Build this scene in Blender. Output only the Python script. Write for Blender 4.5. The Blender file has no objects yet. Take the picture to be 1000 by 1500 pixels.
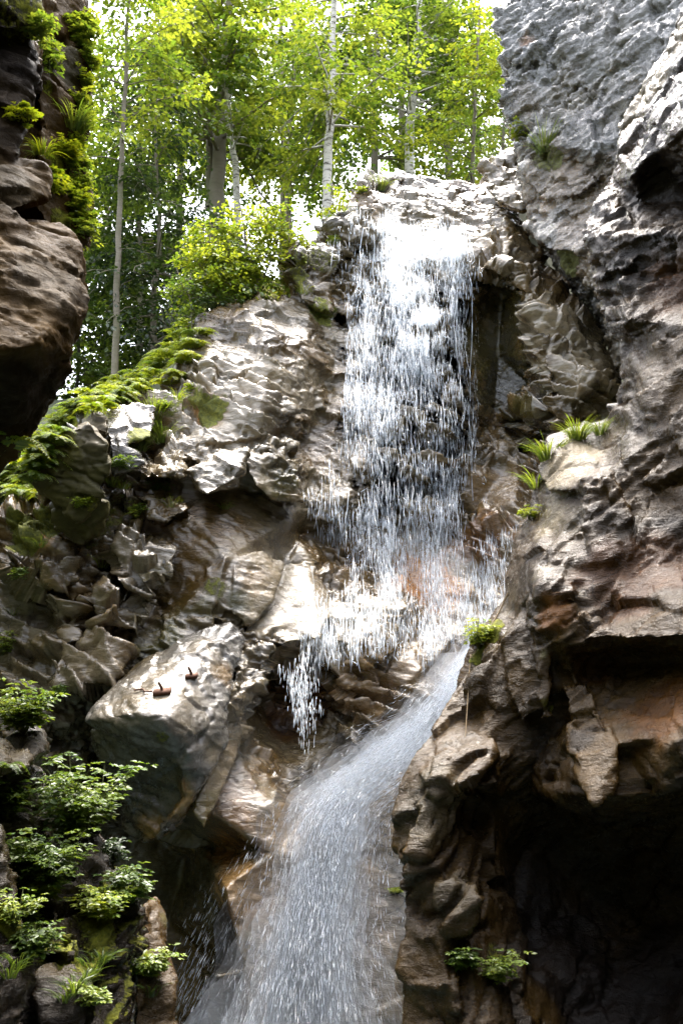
import bpy, bmesh, math, random, time
import numpy as np
from mathutils import Vector, geometry
from mathutils.bvhtree import BVHTree

T0 = time.time()
R = math.radians
rng = np.random.default_rng(11)
random.seed(11)
scene = bpy.context.scene
COL = scene.collection

# ------------------------------------------------------------------ camera
CAMZ, PITCH, F = 1.6, R(15), 1458.0
cam_d = bpy.data.cameras.new('camera')
cam = bpy.data.objects.new('camera', cam_d)
COL.objects.link(cam)
cam.location = (0, 0, CAMZ)
cam.rotation_euler = (R(90) + PITCH, 0, 0)
cam_d.sensor_fit = 'VERTICAL'
cam_d.sensor_height = 36
cam_d.lens = 35
cam_d.clip_end = 2000
scene.camera = cam
cp, sp_ = math.cos(PITCH), math.sin(PITCH)


def P(px, py, Y):
    """World point seen at photo pixel (px, py) standing at world distance Y."""
    x = (px - 500) / F
    y = (750 - py) / F
    t = Y / (cp - y * sp_)
    return np.array([x * t, Y, CAMZ + (sp_ + y * cp) * t])


def PA(pts):
    return np.array([P(*p) for p in pts])


def project(v):
    d = v - np.array([0, 0, CAMZ])
    f = d[:, 1] * cp + d[:, 2] * sp_
    u = -d[:, 1] * sp_ + d[:, 2] * cp
    f = np.where(f < .1, .1, f)
    return 500 + F * d[:, 0] / f, 750 - F * u / f


# ------------------------------------------------------------------ noise
def _h(ix, iy, iz, seed):
    n = (ix.astype(np.int64) * 374761393 + iy.astype(np.int64) * 668265263
         + iz.astype(np.int64) * 2147483647 + seed * 1274126177) & 0xFFFFFFFF
    n = ((n ^ (n >> 13)) * 1274126177) & 0xFFFFFFFF
    n = ((n ^ (n >> 16)) * 2246822519) & 0xFFFFFFFF
    return ((n ^ (n >> 15)) & 0xFFFFFF) / float(0xFFFFFF)


def vnoise(p, seed=0):
    i = np.floor(p)
    f = p - i
    f = f * f * f * (f * (f * 6 - 15) + 10)
    ix, iy, iz = i[:, 0], i[:, 1], i[:, 2]
    r = 0
    for a in (0, 1):
        for b in (0, 1):
            for c in (0, 1):
                w = (f[:, 0] if a else 1 - f[:, 0]) * (f[:, 1] if b else 1 - f[:, 1]) * (f[:, 2] if c else 1 - f[:, 2])
                r = r + w * _h(ix + a, iy + b, iz + c, seed)
    return r * 2 - 1


def fbm(p, octv=4, seed=0, gain=.5, ridged=False):
    s, a, t = 0, 1, 0
    q = p.copy()
    for o in range(octv):
        n = vnoise(q, seed + o * 17)
        if ridged:
            n = 1 - 2 * np.abs(n)
        s = s + a * n
        t += a
        a *= gain
        q = q * 2.03 + 7.31
    return s / t


def voro(p, seed=0):
    """nearest cell: offset to its centre, three random numbers of the cell, F2-F1"""
    i = np.floor(p)
    n = len(p)
    best = np.full(n, 1e9)
    sec = np.full(n, 1e9)
    vec = np.zeros((n, 3))
    ids = np.zeros((n, 3))
    for a in (-1, 0, 1):
        for b in (-1, 0, 1):
            for c in (-1, 0, 1):
                g = i + (a, b, c)
                fx = g + np.stack([_h(g[:, 0], g[:, 1], g[:, 2], seed + k) for k in (1, 2, 3)], 1)
                d = p - fx
                l = (d * d).sum(1)
                m = l < best
                sec = np.where(m, best, np.minimum(sec, l))
                best = np.where(m, l, best)
                vec[m] = d[m]
                ids[m] = g[m]
    rv = np.stack([_h(ids[:, 0], ids[:, 1], ids[:, 2], seed + k) for k in (7, 8, 9, 10)], 1)
    return vec, rv, np.sqrt(sec) - np.sqrt(best)


def sstep(a, b, x):
    t = np.clip((x - a) / (b - a), 0, 1)
    return t * t * (3 - 2 * t)


# ------------------------------------------------------------------ objects
def tag(o, label=None, cat=None, group=None, kind=None):
    if label: o['label'] = label
    if cat: o['category'] = cat
    if group: o['group'] = group
    if kind: o['kind'] = kind
    return o


def empty(name, loc, label=None, cat=None, group=None, kind=None):
    o = bpy.data.objects.new(name, None)
    COL.objects.link(o)
    o.location = loc
    return tag(o, label, cat, group, kind)


def mesh_np(name, V, Fc, mat, parent=None, attrs=None, smooth=True):
    """V (n,3) world points, Fc (m,k) faces; attrs name -> (n,) floats or (n,3|4) colours"""
    me = bpy.data.meshes.new(name)
    V = np.asarray(V, dtype=np.float64)
    Fc = np.asarray(Fc, dtype=np.int32)
    if parent is not None:
        V = V - np.array(parent.matrix_world.translation if parent.parent else parent.location)
    k = Fc.shape[1]
    me.vertices.add(len(V))
    me.vertices.foreach_set('co', V.astype(np.float32).ravel())
    me.loops.add(Fc.size)
    me.loops.foreach_set('vertex_index', Fc.ravel())
    me.polygons.add(len(Fc))
    me.polygons.foreach_set('loop_start', np.arange(0, Fc.size, k, dtype=np.int32))
    me.update(calc_edges=True)
    me.validate()
    if smooth:
        me.polygons.foreach_set('use_smooth', np.ones(len(me.polygons), dtype=bool))
    for an, av in (attrs or {}).items():
        set_attr(me, an, av)
    me.materials.append(mat)
    o = bpy.data.objects.new(name, me)
    COL.objects.link(o)
    if parent is not None:
        o.parent = parent
    return o


def set_attr(me, an, av):
    av = np.asarray(av, dtype=np.float32)
    if av.ndim == 1:
        a = me.attributes.new(an, 'FLOAT', 'POINT')
        a.data.foreach_set('value', av)
    else:
        if av.shape[1] == 3:
            av = np.concatenate([av, np.ones((len(av), 1), np.float32)], 1)
        a = me.attributes.new(an, 'FLOAT_COLOR', 'POINT')
        a.data.foreach_set('color', av.ravel())


# ------------------------------------------------------------------ materials
def mat(name):
    m = bpy.data.materials.new(name)
    m.use_nodes = True
    nt = m.node_tree
    for n in list(nt.nodes):
        nt.nodes.remove(n)
    out = nt.nodes.new('ShaderNodeOutputMaterial')
    return m, nt, out


def N(nt, t, **kw):
    n = nt.nodes.new(t)
    for k, v in kw.items():
        if k in n.inputs:
            n.inputs[k].default_value = v
        else:
            setattr(n, k, v)
    return n


def L(nt, a, b):
    nt.links.new(a, b)


def math_(nt, op, a, b=None, clamp=False):
    n = nt.nodes.new('ShaderNodeMath')
    n.operation = op
    n.use_clamp = clamp
    for i, x in enumerate((a, b)):
        if x is None: continue
        if isinstance(x, (int, float)): n.inputs[i].default_value = x
        else: L(nt, x, n.inputs[i])
    return n.outputs[0]


def maprange(nt, v, a, b, c, d):
    n = nt.nodes.new('ShaderNodeMapRange')
    n.inputs[1].default_value, n.inputs[2].default_value = a, b
    n.inputs[3].default_value, n.inputs[4].default_value = c, d
    L(nt, v, n.inputs[0])
    return n.outputs[0]


def mixc(nt, fac, a, b, mode='MIX'):
    n = nt.nodes.new('ShaderNodeMix')
    n.data_type = 'RGBA'
    n.blend_type = mode
    n.clamp_factor = True
    for i, x in ((0, fac), (6, a), (7, b)):
        if isinstance(x, (int, float)): n.inputs[i].default_value = x
        elif isinstance(x, tuple): n.inputs[i].default_value = x
        else: L(nt, x, n.inputs[i])
    return n.outputs[2]


def rock_material(name, bump=1.0, rough=(.16, .5), scale=1.0, strata_rot=(.25, .2, 0), spec=.5, ior=1.8, strata=1.0, grain=1.0, film_=True):
    m, nt, out = mat(name)
    geo = N(nt, 'ShaderNodeNewGeometry')
    pos = geo.outputs['Position']
    tint = N(nt, 'ShaderNodeAttribute', attribute_name='tint').outputs['Color']
    moss = N(nt, 'ShaderNodeAttribute', attribute_name='moss').outputs['Fac']
    wet = N(nt, 'ShaderNodeAttribute', attribute_name='wet').outputs['Fac']
    # strata space: long along the bed, short across it
    mp = N(nt, 'ShaderNodeMapping')
    mp.inputs['Rotation'].default_value = (*strata_rot,)[:3]
    mp.inputs['Scale'].default_value = (1.6 * scale, 1.6 * scale, 5 * scale)
    L(nt, pos, mp.inputs[0])
    n1 = N(nt, 'ShaderNodeTexNoise', Scale=2.2, Detail=7, Roughness=.62, Distortion=1.2)
    L(nt, mp.outputs[0], n1.inputs['Vector'])
    mp2 = N(nt, 'ShaderNodeMapping')
    mp2.inputs['Scale'].default_value = (scale, scale, scale)
    L(nt, pos, mp2.inputs[0])
    n2 = N(nt, 'ShaderNodeTexNoise', Scale=9, Detail=8, Roughness=.68)
    L(nt, mp2.outputs[0], n2.inputs['Vector'])
    n3 = N(nt, 'ShaderNodeTexNoise', Scale=1.1, Detail=5, Roughness=.6)
    L(nt, mp2.outputs[0], n3.inputs['Vector'])
    vo = N(nt, 'ShaderNodeTexVoronoi', Scale=3.2, feature='DISTANCE_TO_EDGE')
    dv = N(nt, 'ShaderNodeVectorMath', operation='ADD')
    sc = N(nt, 'ShaderNodeVectorMath', operation='SCALE')
    sc.inputs['Scale'].default_value = .5
    L(nt, n3.outputs['Color'], sc.inputs[0])
    L(nt, mp2.outputs[0], dv.inputs[0]); L(nt, sc.outputs[0], dv.inputs[1])
    mp3 = N(nt, 'ShaderNodeMapping')
    mp3.inputs['Rotation'].default_value = (*strata_rot,)[:3]
    mp3.inputs['Scale'].default_value = (.7, .7, 1.5)
    L(nt, dv.outputs[0], mp3.inputs[0])
    L(nt, mp3.outputs[0], vo.inputs['Vector'])
    crack = maprange(nt, math_(nt, 'ADD', vo.outputs['Distance'], maprange(nt, n3.outputs['Fac'], .42, .6, 0, .06)), 0, .03, 0, 1)
    # colour
    var = maprange(nt, n3.outputs['Fac'], .3, .7, .7, 1.25)
    var2 = maprange(nt, n1.outputs['Fac'], .3, .7, .72, 1.25)
    vv = math_(nt, 'MULTIPLY', var, var2)
    c1 = mixc(nt, 1.0, tint, N_comb(nt, vv), 'MULTIPLY')
    c1 = mixc(nt, maprange(nt, crack, 0, 1, .6 * strata, 0), c1, (.012, .010, .008, 1))  # crack lines darkened in the colour, standing in for shade in the creases
    # moss
    nm = N(nt, 'ShaderNodeTexNoise', Scale=14, Detail=6, Roughness=.7)
    L(nt, mp2.outputs[0], nm.inputs['Vector'])
    mcol = mixc(nt, maprange(nt, nm.outputs['Fac'], .35, .65, 0, 1), (.045, .055, .008, 1), (.17, .17, .015, 1))
    mfac = maprange(nt, math_(nt, 'ADD', moss, math_(nt, 'MULTIPLY', math_(nt, 'SUBTRACT', nm.outputs['Fac'], .5), 1.1)), .42, .6, 0, 1)
    c2 = mixc(nt, mfac, c1, mcol)
    b = N(nt, 'ShaderNodeBsdfPrincipled')
    L(nt, c2, b.inputs['Base Color'])
    b.inputs['IOR'].default_value = ior
    b.inputs['Specular IOR Level'].default_value = spec
    rr = maprange(nt, n2.outputs['Fac'], .3, .7, -.09, .14)
    rw = N(nt, 'ShaderNodeMapRange')
    rw.inputs[3].default_value, rw.inputs[4].default_value = rough[1], rough[0]
    L(nt, wet, rw.inputs[0])
    ro = math_(nt, 'ADD', rw.outputs[0], rr, clamp=True)
    ro = math_(nt, 'MAXIMUM', ro, math_(nt, 'MULTIPLY', mfac, .8))
    L(nt, ro, b.inputs['Roughness'])
    # bump
    h = math_(nt, 'ADD', math_(nt, 'MULTIPLY', n1.outputs['Fac'], .065 * strata), math_(nt, 'MULTIPLY', n2.outputs['Fac'], .05 * grain))
    h = math_(nt, 'ADD', h, math_(nt, 'MULTIPLY', crack, .012 * strata))
    h = math_(nt, 'ADD', h, math_(nt, 'MULTIPLY', math_(nt, 'MULTIPLY', mfac, nm.outputs['Fac']), .1))
    bp = N(nt, 'ShaderNodeBump', Strength=1.0, Distance=.28 * bump)
    L(nt, h, bp.inputs['Height'])
    L(nt, bp.outputs[0], b.inputs['Normal'])
    # running water film
    L(nt, math_(nt, 'MULTIPLY', wet, math_(nt, 'SUBTRACT', 1, mfac)), b.inputs['Coat Weight'])
    b.inputs['Coat Roughness'].default_value = .07 if film_ else .12
    b.inputs['Coat IOR'].default_value = 1.4 if film_ else 1.12
    bp2 = N(nt, 'ShaderNodeBump', Strength=1.0, Distance=bump * .34)
    h2 = math_(nt, 'ADD', h, math_(nt, 'MULTIPLY', n2.outputs['Fac'], .03))
    L(nt, h2, bp2.inputs['Height'])
    L(nt, bp2.outputs[0], b.inputs['Coat Normal'])
    L(nt, b.outputs[0], out.inputs[0])
    return m


def N_comb(nt, v):
    n = nt.nodes.new('ShaderNodeCombineColor')
    for i in range(3): L(nt, v, n.inputs[i])
    return n.outputs[0]


def leaf_material(name, trans=.45, gloss=.12):
    m, nt, out = mat(name)
    c = N(nt, 'ShaderNodeAttribute', attribute_name='tint').outputs['Color']
    d = N(nt, 'ShaderNodeBsdfDiffuse'); t = N(nt, 'ShaderNodeBsdfTranslucent'); g = N(nt, 'ShaderNodeBsdfGlossy', Roughness=.4)
    L(nt, c, d.inputs[0])
    tc = mixc(nt, 1.0, c, (1.65, 1.5, .75, 1), 'MULTIPLY')
    L(nt, tc, t.inputs[0])
    m1 = N(nt, 'ShaderNodeMixShader'); m1.inputs[0].default_value = trans
    L(nt, d.outputs[0], m1.inputs[1]); L(nt, t.outputs[0], m1.inputs[2])
    m2 = N(nt, 'ShaderNodeMixShader'); m2.inputs[0].default_value = gloss * .4
    L(nt, m1.outputs[0], m2.inputs[1]); L(nt, g.outputs[0], m2.inputs[2])
    L(nt, m2.outputs[0], out.inputs[0])
    return m


def bark_material(name, birch=True):
    m, nt, out = mat(name)
    pos = N(nt, 'ShaderNodeNewGeometry').outputs['Position']
    mp = N(nt, 'ShaderNodeMapping'); mp.inputs['Scale'].default_value = (1.5, 1.5, 6)
    L(nt, pos, mp.inputs[0])
    n = N(nt, 'ShaderNodeTexNoise', Scale=2.0, Detail=5, Roughness=.65)
    L(nt, mp.outputs[0], n.inputs['Vector'])
    n2 = N(nt, 'ShaderNodeTexNoise', Scale=.9, Detail=4)
    L(nt, pos, n2.inputs['Vector'])
    if birch:
        base = mixc(nt, maprange(nt, n.outputs['Fac'], .5, .62, 0, 1), (.52, .49, .43, 1), (.07, .06, .045, 1))
        base = mixc(nt, maprange(nt, n2.outputs['Fac'], .52, .7, 0, .8), base, (.11, .11, .025, 1))
    else:
        base = mixc(nt, n.outputs['Fac'], (.10, .08, .055, 1), (.22, .19, .14, 1))
        base = mixc(nt, maprange(nt, n2.outputs['Fac'], .5, .7, 0, .7), base, (.08, .09, .02, 1))
    b = N(nt, 'ShaderNodeBsdfPrincipled', Roughness=.8)
    L(nt, base, b.inputs['Base Color'])
    bp = N(nt, 'ShaderNodeBump', Strength=.6, Distance=.04)
    L(nt, n.outputs['Fac'], bp.inputs['Height']); L(nt, bp.outputs[0], b.inputs['Normal'])
    L(nt, b.outputs[0], out.inputs[0])
    return m


def water_sheet(name, su=6.0, sv=.5, lo=.42, hi=.72, amax=.9, col=(.88, .93, .97, 1), seed=0., detail=6, soft=False):
    """white water: opacity from noise drawn out along the flow (attribute flow = across, along)"""
    m, nt, out = mat(name)
    fl = N(nt, 'ShaderNodeAttribute', attribute_name='flow')
    de = N(nt, 'ShaderNodeAttribute', attribute_name='density').outputs['Fac']
    mp = N(nt, 'ShaderNodeMapping')
    mp.inputs['Scale'].default_value = (su, sv, 1)
    mp.inputs['Location'].default_value = (seed, seed * .7, seed)
    L(nt, fl.outputs['Vector'], mp.inputs[0])
    n = N(nt, 'ShaderNodeTexNoise', Scale=1, Detail=detail, Roughness=.65, Distortion=.25)
    L(nt, mp.outputs[0], n.inputs['Vector'])
    a = maprange(nt, math_(nt, 'ADD', n.outputs['Fac'], math_(nt, 'MULTIPLY', math_(nt, 'SUBTRACT', de, .5), .55)), lo, hi, 0, amax)
    a = math_(nt, 'MULTIPLY', a, maprange(nt, de, 0, .35, 0, 1), clamp=True)
    d = N(nt, 'ShaderNodeBsdfDiffuse', Color=col); t = N(nt, 'ShaderNodeBsdfTranslucent', Color=col)
    g = N(nt, 'ShaderNodeBsdfGlossy', Roughness=.25)
    bp = N(nt, 'ShaderNodeBump', Strength=.8, Distance=.08)
    L(nt, n.outputs['Fac'], bp.inputs['Height'])
    va = N(nt, 'ShaderNodeVectorMath', operation='MULTIPLY_ADD')        # aerated water scatters the light that falls into it from above
    va.inputs[1].default_value = (.45, .45, .45)
    va.inputs[2].default_value = (0, -.15, .8)
    L(nt, bp.outputs[0], va.inputs[0])
    vn = N(nt, 'ShaderNodeVectorMath', operation='NORMALIZE')
    L(nt, va.outputs[0], vn.inputs[0])
    L(nt, vn.outputs[0], d.inputs['Normal']); L(nt, bp.outputs[0], g.inputs['Normal'])
    m1 = N(nt, 'ShaderNodeMixShader'); m1.inputs[0].default_value = .2
    L(nt, d.outputs[0], m1.inputs[1]); L(nt, t.outputs[0], m1.inputs[2])
    m3 = N(nt, 'ShaderNodeMixShader'); m3.inputs[0].default_value = .06 if soft else .18
    L(nt, m1.outputs[0], m3.inputs[1]); L(nt, g.outputs[0], m3.inputs[2])
    tr = N(nt, 'ShaderNodeBsdfTransparent')
    m2 = N(nt, 'ShaderNodeMixShader')
    L(nt, a, m2.inputs[0]); L(nt, tr.outputs[0], m2.inputs[1]); L(nt, m3.outputs[0], m2.inputs[2])
    L(nt, m2.outputs[0], out.inputs[0])
    return m


def drop_material(name, col=(.85, .92, .98, 1), alpha=.8):
    m, nt, out = mat(name)
    d = N(nt, 'ShaderNodeBsdfDiffuse', Color=col); t = N(nt, 'ShaderNodeBsdfTranslucent', Color=col)
    g = N(nt, 'ShaderNodeBsdfGlossy', Roughness=.15)
    m1 = N(nt, 'ShaderNodeMixShader'); m1.inputs[0].default_value = .5
    L(nt, d.outputs[0], m1.inputs[1]); L(nt, t.outputs[0], m1.inputs[2])
    m2 = N(nt, 'ShaderNodeMixShader'); m2.inputs[0].default_value = .2
    L(nt, m1.outputs[0], m2.inputs[1]); L(nt, g.outputs[0], m2.inputs[2])
    tr = N(nt, 'ShaderNodeBsdfTransparent')
    m3 = N(nt, 'ShaderNodeMixShader'); m3.inputs[0].default_value = alpha
    L(nt, tr.outputs[0], m3.inputs[1]); L(nt, m2.outputs[0], m3.inputs[2])
    L(nt, m3.outputs[0], out.inputs[0])
    return m


def plain(name, c, rough=.7, metal=0., noise=6., var=.5, bump=.3):
    m, nt, out = mat(name)
    pos = N(nt, 'ShaderNodeNewGeometry').outputs['Position']
    n = N(nt, 'ShaderNodeTexNoise', Scale=noise, Detail=6, Roughness=.65)
    L(nt, pos, n.inputs['Vector'])
    b = N(nt, 'ShaderNodeBsdfPrincipled', Roughness=rough, Metallic=metal)
    L(nt, mixc(nt, n.outputs['Fac'], tuple(x * (1 - var) for x in c) + (1,), tuple(min(1, x * (1 + var)) for x in c) + (1,)), b.inputs['Base Color'])
    bp = N(nt, 'ShaderNodeBump', Strength=bump, Distance=.02)
    L(nt, n.outputs['Fac'], bp.inputs['Height']); L(nt, bp.outputs[0], b.inputs['Normal'])
    L(nt, b.outputs[0], out.inputs[0])
    return m


# ------------------------------------------------------------------ rock builder
def hull_np(pts, back=1.5, shrink=.8, dirv=None):
    v = PA(pts)
    c = v.mean(0)
    if dirv is None:                # each block runs back into the wall behind it
        dirv = c - np.array([0, 0, CAMZ])
        dirv = dirv / dirv[1]
    b = c + (v - c) * shrink + np.array(dirv) * back
    return np.concatenate([v, b])


def hull_world(pts):
    return np.asarray(pts, float)


def relief_np(boundary, interior, back=3.0, dirv=(0, 1, 0)):
    """closed solid: traced front surface, plain back `back` metres behind it"""
    allp = list(boundary) + list(interior)
    co = [Vector((p[0], p[1])) for p in allp]
    nb = len(boundary)
    res = geometry.delaunay_2d_cdt(co, [], [list(range(nb))], 1, 1e-4)
    vs, es, fs = res[0], res[1], res[2]
    orig = res[3]
    Y = []
    for i, v in enumerate(vs):
        if orig[i]:
            Y.append(allp[orig[i][0]][2])
        else:
            d = [((v[0] - q[0]) ** 2 + (v[1] - q[1]) ** 2, q[2]) for q in allp]
            Y.append(min(d)[1])
    front = np.array([P(v[0], v[1], y) for v, y in zip(vs, Y)])
    n = len(front)
    faces = [tuple(f) for f in fs]
    bk = front + np.array(dirv) * back
    edges = {}
    for f in faces:
        for a, b in zip(f, f[1:] + f[:1]):
            edges[(a, b)] = 1
    out = list(faces) + [tuple(n + i for i in reversed(f)) for f in faces]
    for (a, b) in edges:
        if (b, a) not in edges:
            out.append((b, a, n + a, n + b))
    return np.concatenate([front, bk]), out


def base_mesh(hulls, reliefs):
    bm = bmesh.new()
    for h in hulls:
        vs = [bm.verts.new(p) for p in h]
        r = bmesh.ops.convex_hull(bm, input=vs, use_existing_faces=False)
        junk = [g for g in r['geom_interior'] + r['geom_unused'] if isinstance(g, bmesh.types.BMVert) and g.is_valid]
        bmesh.ops.delete(bm, geom=list(set(junk)), context='VERTS')
    for V, Fc in reliefs:
        vs = [bm.verts.new(p) for p in V]
        nf = []
        for f in Fc:
            try: nf.append(bm.faces.new([vs[i] for i in f]))
            except ValueError: pass
        bmesh.ops.recalc_face_normals(bm, faces=nf)
    me = bpy.data.meshes.new('base')
    bm.to_mesh(me)
    bm.free()
    return me


def voxel(me, size):
    o = bpy.data.objects.new('tmp', me)
    COL.objects.link(o)
    md = o.modifiers.new('r', 'REMESH')
    md.mode = 'VOXEL'
    md.voxel_size = size
    dg = bpy.context.evaluated_depsgraph_get()
    m2 = bpy.data.meshes.new_from_object(o.evaluated_get(dg))
    bpy.data.objects.remove(o)
    return m2


def arrays(me):
    n = len(me.vertices)
    V = np.empty(n * 3, np.float32); me.vertices.foreach_get('co', V)
    V = V.reshape(-1, 3).astype(np.float64)
    Fc = np.empty(len(me.loops), np.int32); me.loops.foreach_get('vertex_index', Fc)
    return V, Fc.reshape(-1, 4)


def vnormals(V, Fc):
    n = np.cross(V[Fc[:, 2]] - V[Fc[:, 0]], V[Fc[:, 3]] - V[Fc[:, 1]])
    r = np.zeros_like(V)
    for k in range(4):
        np.add.at(r, Fc[:, k], n)
    return r / (np.linalg.norm(r, axis=1, keepdims=True) + 1e-12)


def lap(X, Fc, it=1, lam=.5):
    e = np.concatenate([Fc[:, [0, 1]], Fc[:, [1, 2]], Fc[:, [2, 3]], Fc[:, [3, 0]]])
    a = np.concatenate([e[:, 0], e[:, 1]]); b = np.concatenate([e[:, 1], e[:, 0]])
    cnt = np.bincount(a, minlength=len(X)).astype(float)[:, None] + 1e-9
    for _ in range(it):
        s = np.stack([np.bincount(a, weights=X[b, k], minlength=len(X)) for k in range(X.shape[1])], 1)
        X = X + lam * (s / cnt - X)
    return X


def strata_frame(n):
    n = np.array(n, float); n /= np.linalg.norm(n)
    t = np.cross(n, [0, 1, .2]); t /= np.linalg.norm(t)
    return np.stack([t, np.cross(n, t), n], 1)   # columns


ROCK = {}
BROWN, GREY, DARK, PALE, RUST, OLIVE, BLUE = (np.array(c) for c in (
    (.14, .078, .017), (.118, .088, .042), (.034, .022, .011), (.225, .178, .108), (.22, .085, .011), (.066, .058, .010), (.13, .125, .112)))


def rock(name, hulls=(), reliefs=(), vox=.06, smooth=2, fac=(.35, .9), fac2=(.14, .3), strata=(.10, .22), sn=(.25, -.25, .93),
         fine=.03, seed=0, tint=GREY, tint2=BROWN, material=None, moss=.0, mossup=.0, wet=.7, label=None, cat='rock', group=None,
         spots=(), parent=None, rough_mask=None, kind=None, flat=False, tone=1.0):
    me = voxel(base_mesh(hulls, reliefs), vox)
    V, Fc = arrays(me)
    V = lap(V, Fc, smooth)
    Ns = lap(vnormals(V, Fc), Fc, 4)
    Ns /= np.linalg.norm(Ns, axis=1, keepdims=True) + 1e-9
    M = strata_frame(sn)
    Q = V @ M                      # strata coordinates
    wp = np.stack([fbm(V * .8, 3, seed + 50 + k) for k in range(3)], 1)
    amp = np.ones(len(V)) if rough_mask is None else rough_mask(V)
    D = np.zeros(len(V))
    # joint blocks
    vec, rv, f21 = voro((Q * (1, 1, 1.8)) / fac[1] + wp * .35, seed)
    D += fac[0] * amp * ((vec * (rv[:, :3] * 2 - 1)).sum(1) * .75 + (rv[:, 3] - .5) * .22)
    D -= fac[0] * .22 * amp * (1 - sstep(0, .07, f21)) * sstep(-.1, .3, wp[:, 0])
    # beds
    s = Q[:, 2] / strata[1] + 1.3 * fbm(Q * (.35, .35, .8), 3, seed + 5)
    li = np.floor(s); fr = s - li
    lat = np.floor(Q[:, :2] / .9 + wp[:, :2] * 1.2 + _h(li, li * 0, li * 0, seed)[:, None] * 3)
    hh = _h(li, lat[:, 0], lat[:, 1], seed + 3)
    patch = sstep(-.25, .35, fbm(V * .45, 3, seed + 9))
    D += strata[0] * amp ** 1.5 * patch * ((hh - .5) * 1.2 + (fr - .5) * .6)
    # chips: long flat plates with stepped edges
    vec, rv, f21 = voro((Q * (.75, 1, 2.8)) / fac2[1] + wp * .45, seed + 21)
    on = .25 + .75 * sstep(-.3, .3, fbm(V * .7, 2, seed + 77))
    D += fac2[0] * amp * ((vec * (rv[:, :3] * 2 - 1)).sum(1) * .5 + (rv[:, 3] - .5) * .45) * on
    vec, rv, f21 = voro((Q * (.7, 1, 2.6)) / (fac2[1] * .42) + wp * .8, seed + 23)
    D += fac2[0] * .42 * amp * ((vec * (rv[:, :3] * 2 - 1)).sum(1) * .5 + (rv[:, 3] - .5) * .5) * on
    rid = fbm(Q * (.9, .9, 2.6) + wp, 4, seed + 25, ridged=True)
    D -= fac2[0] * .9 * amp * sstep(.52, .8, rid)
    D += fine * fbm(Q * (3, 3, 9), 4, seed + 31) * (.4 + .6 * amp) + fine * 1.5 * fbm(V * 1.4, 3, seed + 41)
    V = V + Ns * D[:, None]
    Nn = vnormals(V, Fc)
    # colour of the stone itself
    k = sstep(-.35, .35, fbm(V * .5, 4, seed + 60))[:, None]
    C = tint * (1 - k) + tint2 * k
    streak = sstep(.1, .6, fbm(V * (1.2, 1.2, .25), 3, seed + 61))[:, None]
    C = C * (1 - .35 * streak)
    C = C * (1 + .25 * fbm(Q * (1, 1, 4), 3, seed + 62))[:, None]
    mo = moss + mossup * sstep(.35, .9, Nn[:, 2] + .3 * fbm(V * 1.5, 3, seed + 63)) * sstep(-.2, .4, fbm(V * .6, 3, seed + 64))
    mo = np.array(mo) * np.ones(len(V))
    we = np.clip(wet + .35 * fbm(V * .8, 3, seed + 65), 0, 1)
    bv = BVHTree.FromPolygons([Vector(v) for v in V], [tuple(f) for f in Fc])
    wob = fbm(V * 1.6, 3, seed + 66)
    wob2 = fbm(V * 5, 3, seed + 67)
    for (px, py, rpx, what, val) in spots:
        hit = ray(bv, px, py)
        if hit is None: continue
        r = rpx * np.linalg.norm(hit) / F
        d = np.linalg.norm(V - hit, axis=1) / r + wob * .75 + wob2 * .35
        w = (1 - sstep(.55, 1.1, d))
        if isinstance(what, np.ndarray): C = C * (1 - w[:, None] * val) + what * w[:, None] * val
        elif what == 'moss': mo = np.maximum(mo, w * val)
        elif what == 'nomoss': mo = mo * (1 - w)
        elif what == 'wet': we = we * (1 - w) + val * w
    if parent is None:
        c0 = np.array([V[:, 0].mean(), V[:, 1].mean(), V[:, 2].min()])
    o = mesh_np(name, V, Fc, material, parent, dict(tint=np.clip(C * .6 * tone, .004, 1), moss=mo, wet=we), smooth=not flat)
    if parent is None: tag(o, label, cat, group, kind)
    ROCK[name if name not in ROCK else o.name] = (bv, V, Fc, Nn)
    bpy.data.meshes.remove(me)
    print('rock', o.name, len(V), round(time.time() - T0, 1))
    return o


def ray(bv, px, py):
    d = P(px, py, 10) - np.array([0, 0, CAMZ])
    h = bv.ray_cast(Vector((0, 0, CAMZ)), Vector(d))
    return None if h[0] is None else np.array(h[0])


#@@MATERIALS
M_cliff = rock_material('wet_schist', bump=1.0, rough=(.12, .45), ior=1.6, spec=.38)
M_near = rock_material('near_schist', bump=.9, rough=(.14, .4), scale=1.6, ior=1.45, strata=1.0, grain=1.6, film_=False, spec=.26, strata_rot=(.3, -.7, 0))
M_smooth = rock_material('water_worn_rock', bump=.7, rough=(.16, .5), scale=1.3, strata=.6, ior=1.5, grain=1.3)
M_dry = rock_material('damp_overhang_rock', bump=.9, rough=(.35, .7), scale=1.8, ior=1.33, strata=.6, film_=False, spec=.12)
M_bould = rock_material('dull_green_rock', bump=.4, rough=(.4, .7), scale=1.3, strata=.25, ior=1.35, film_=False)
M_wall = rock_material('dripping_rock', bump=1.6, rough=(.10, .35), scale=1.6, strata=1.2)

#@@ROCKS
exec_rocks = True
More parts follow.
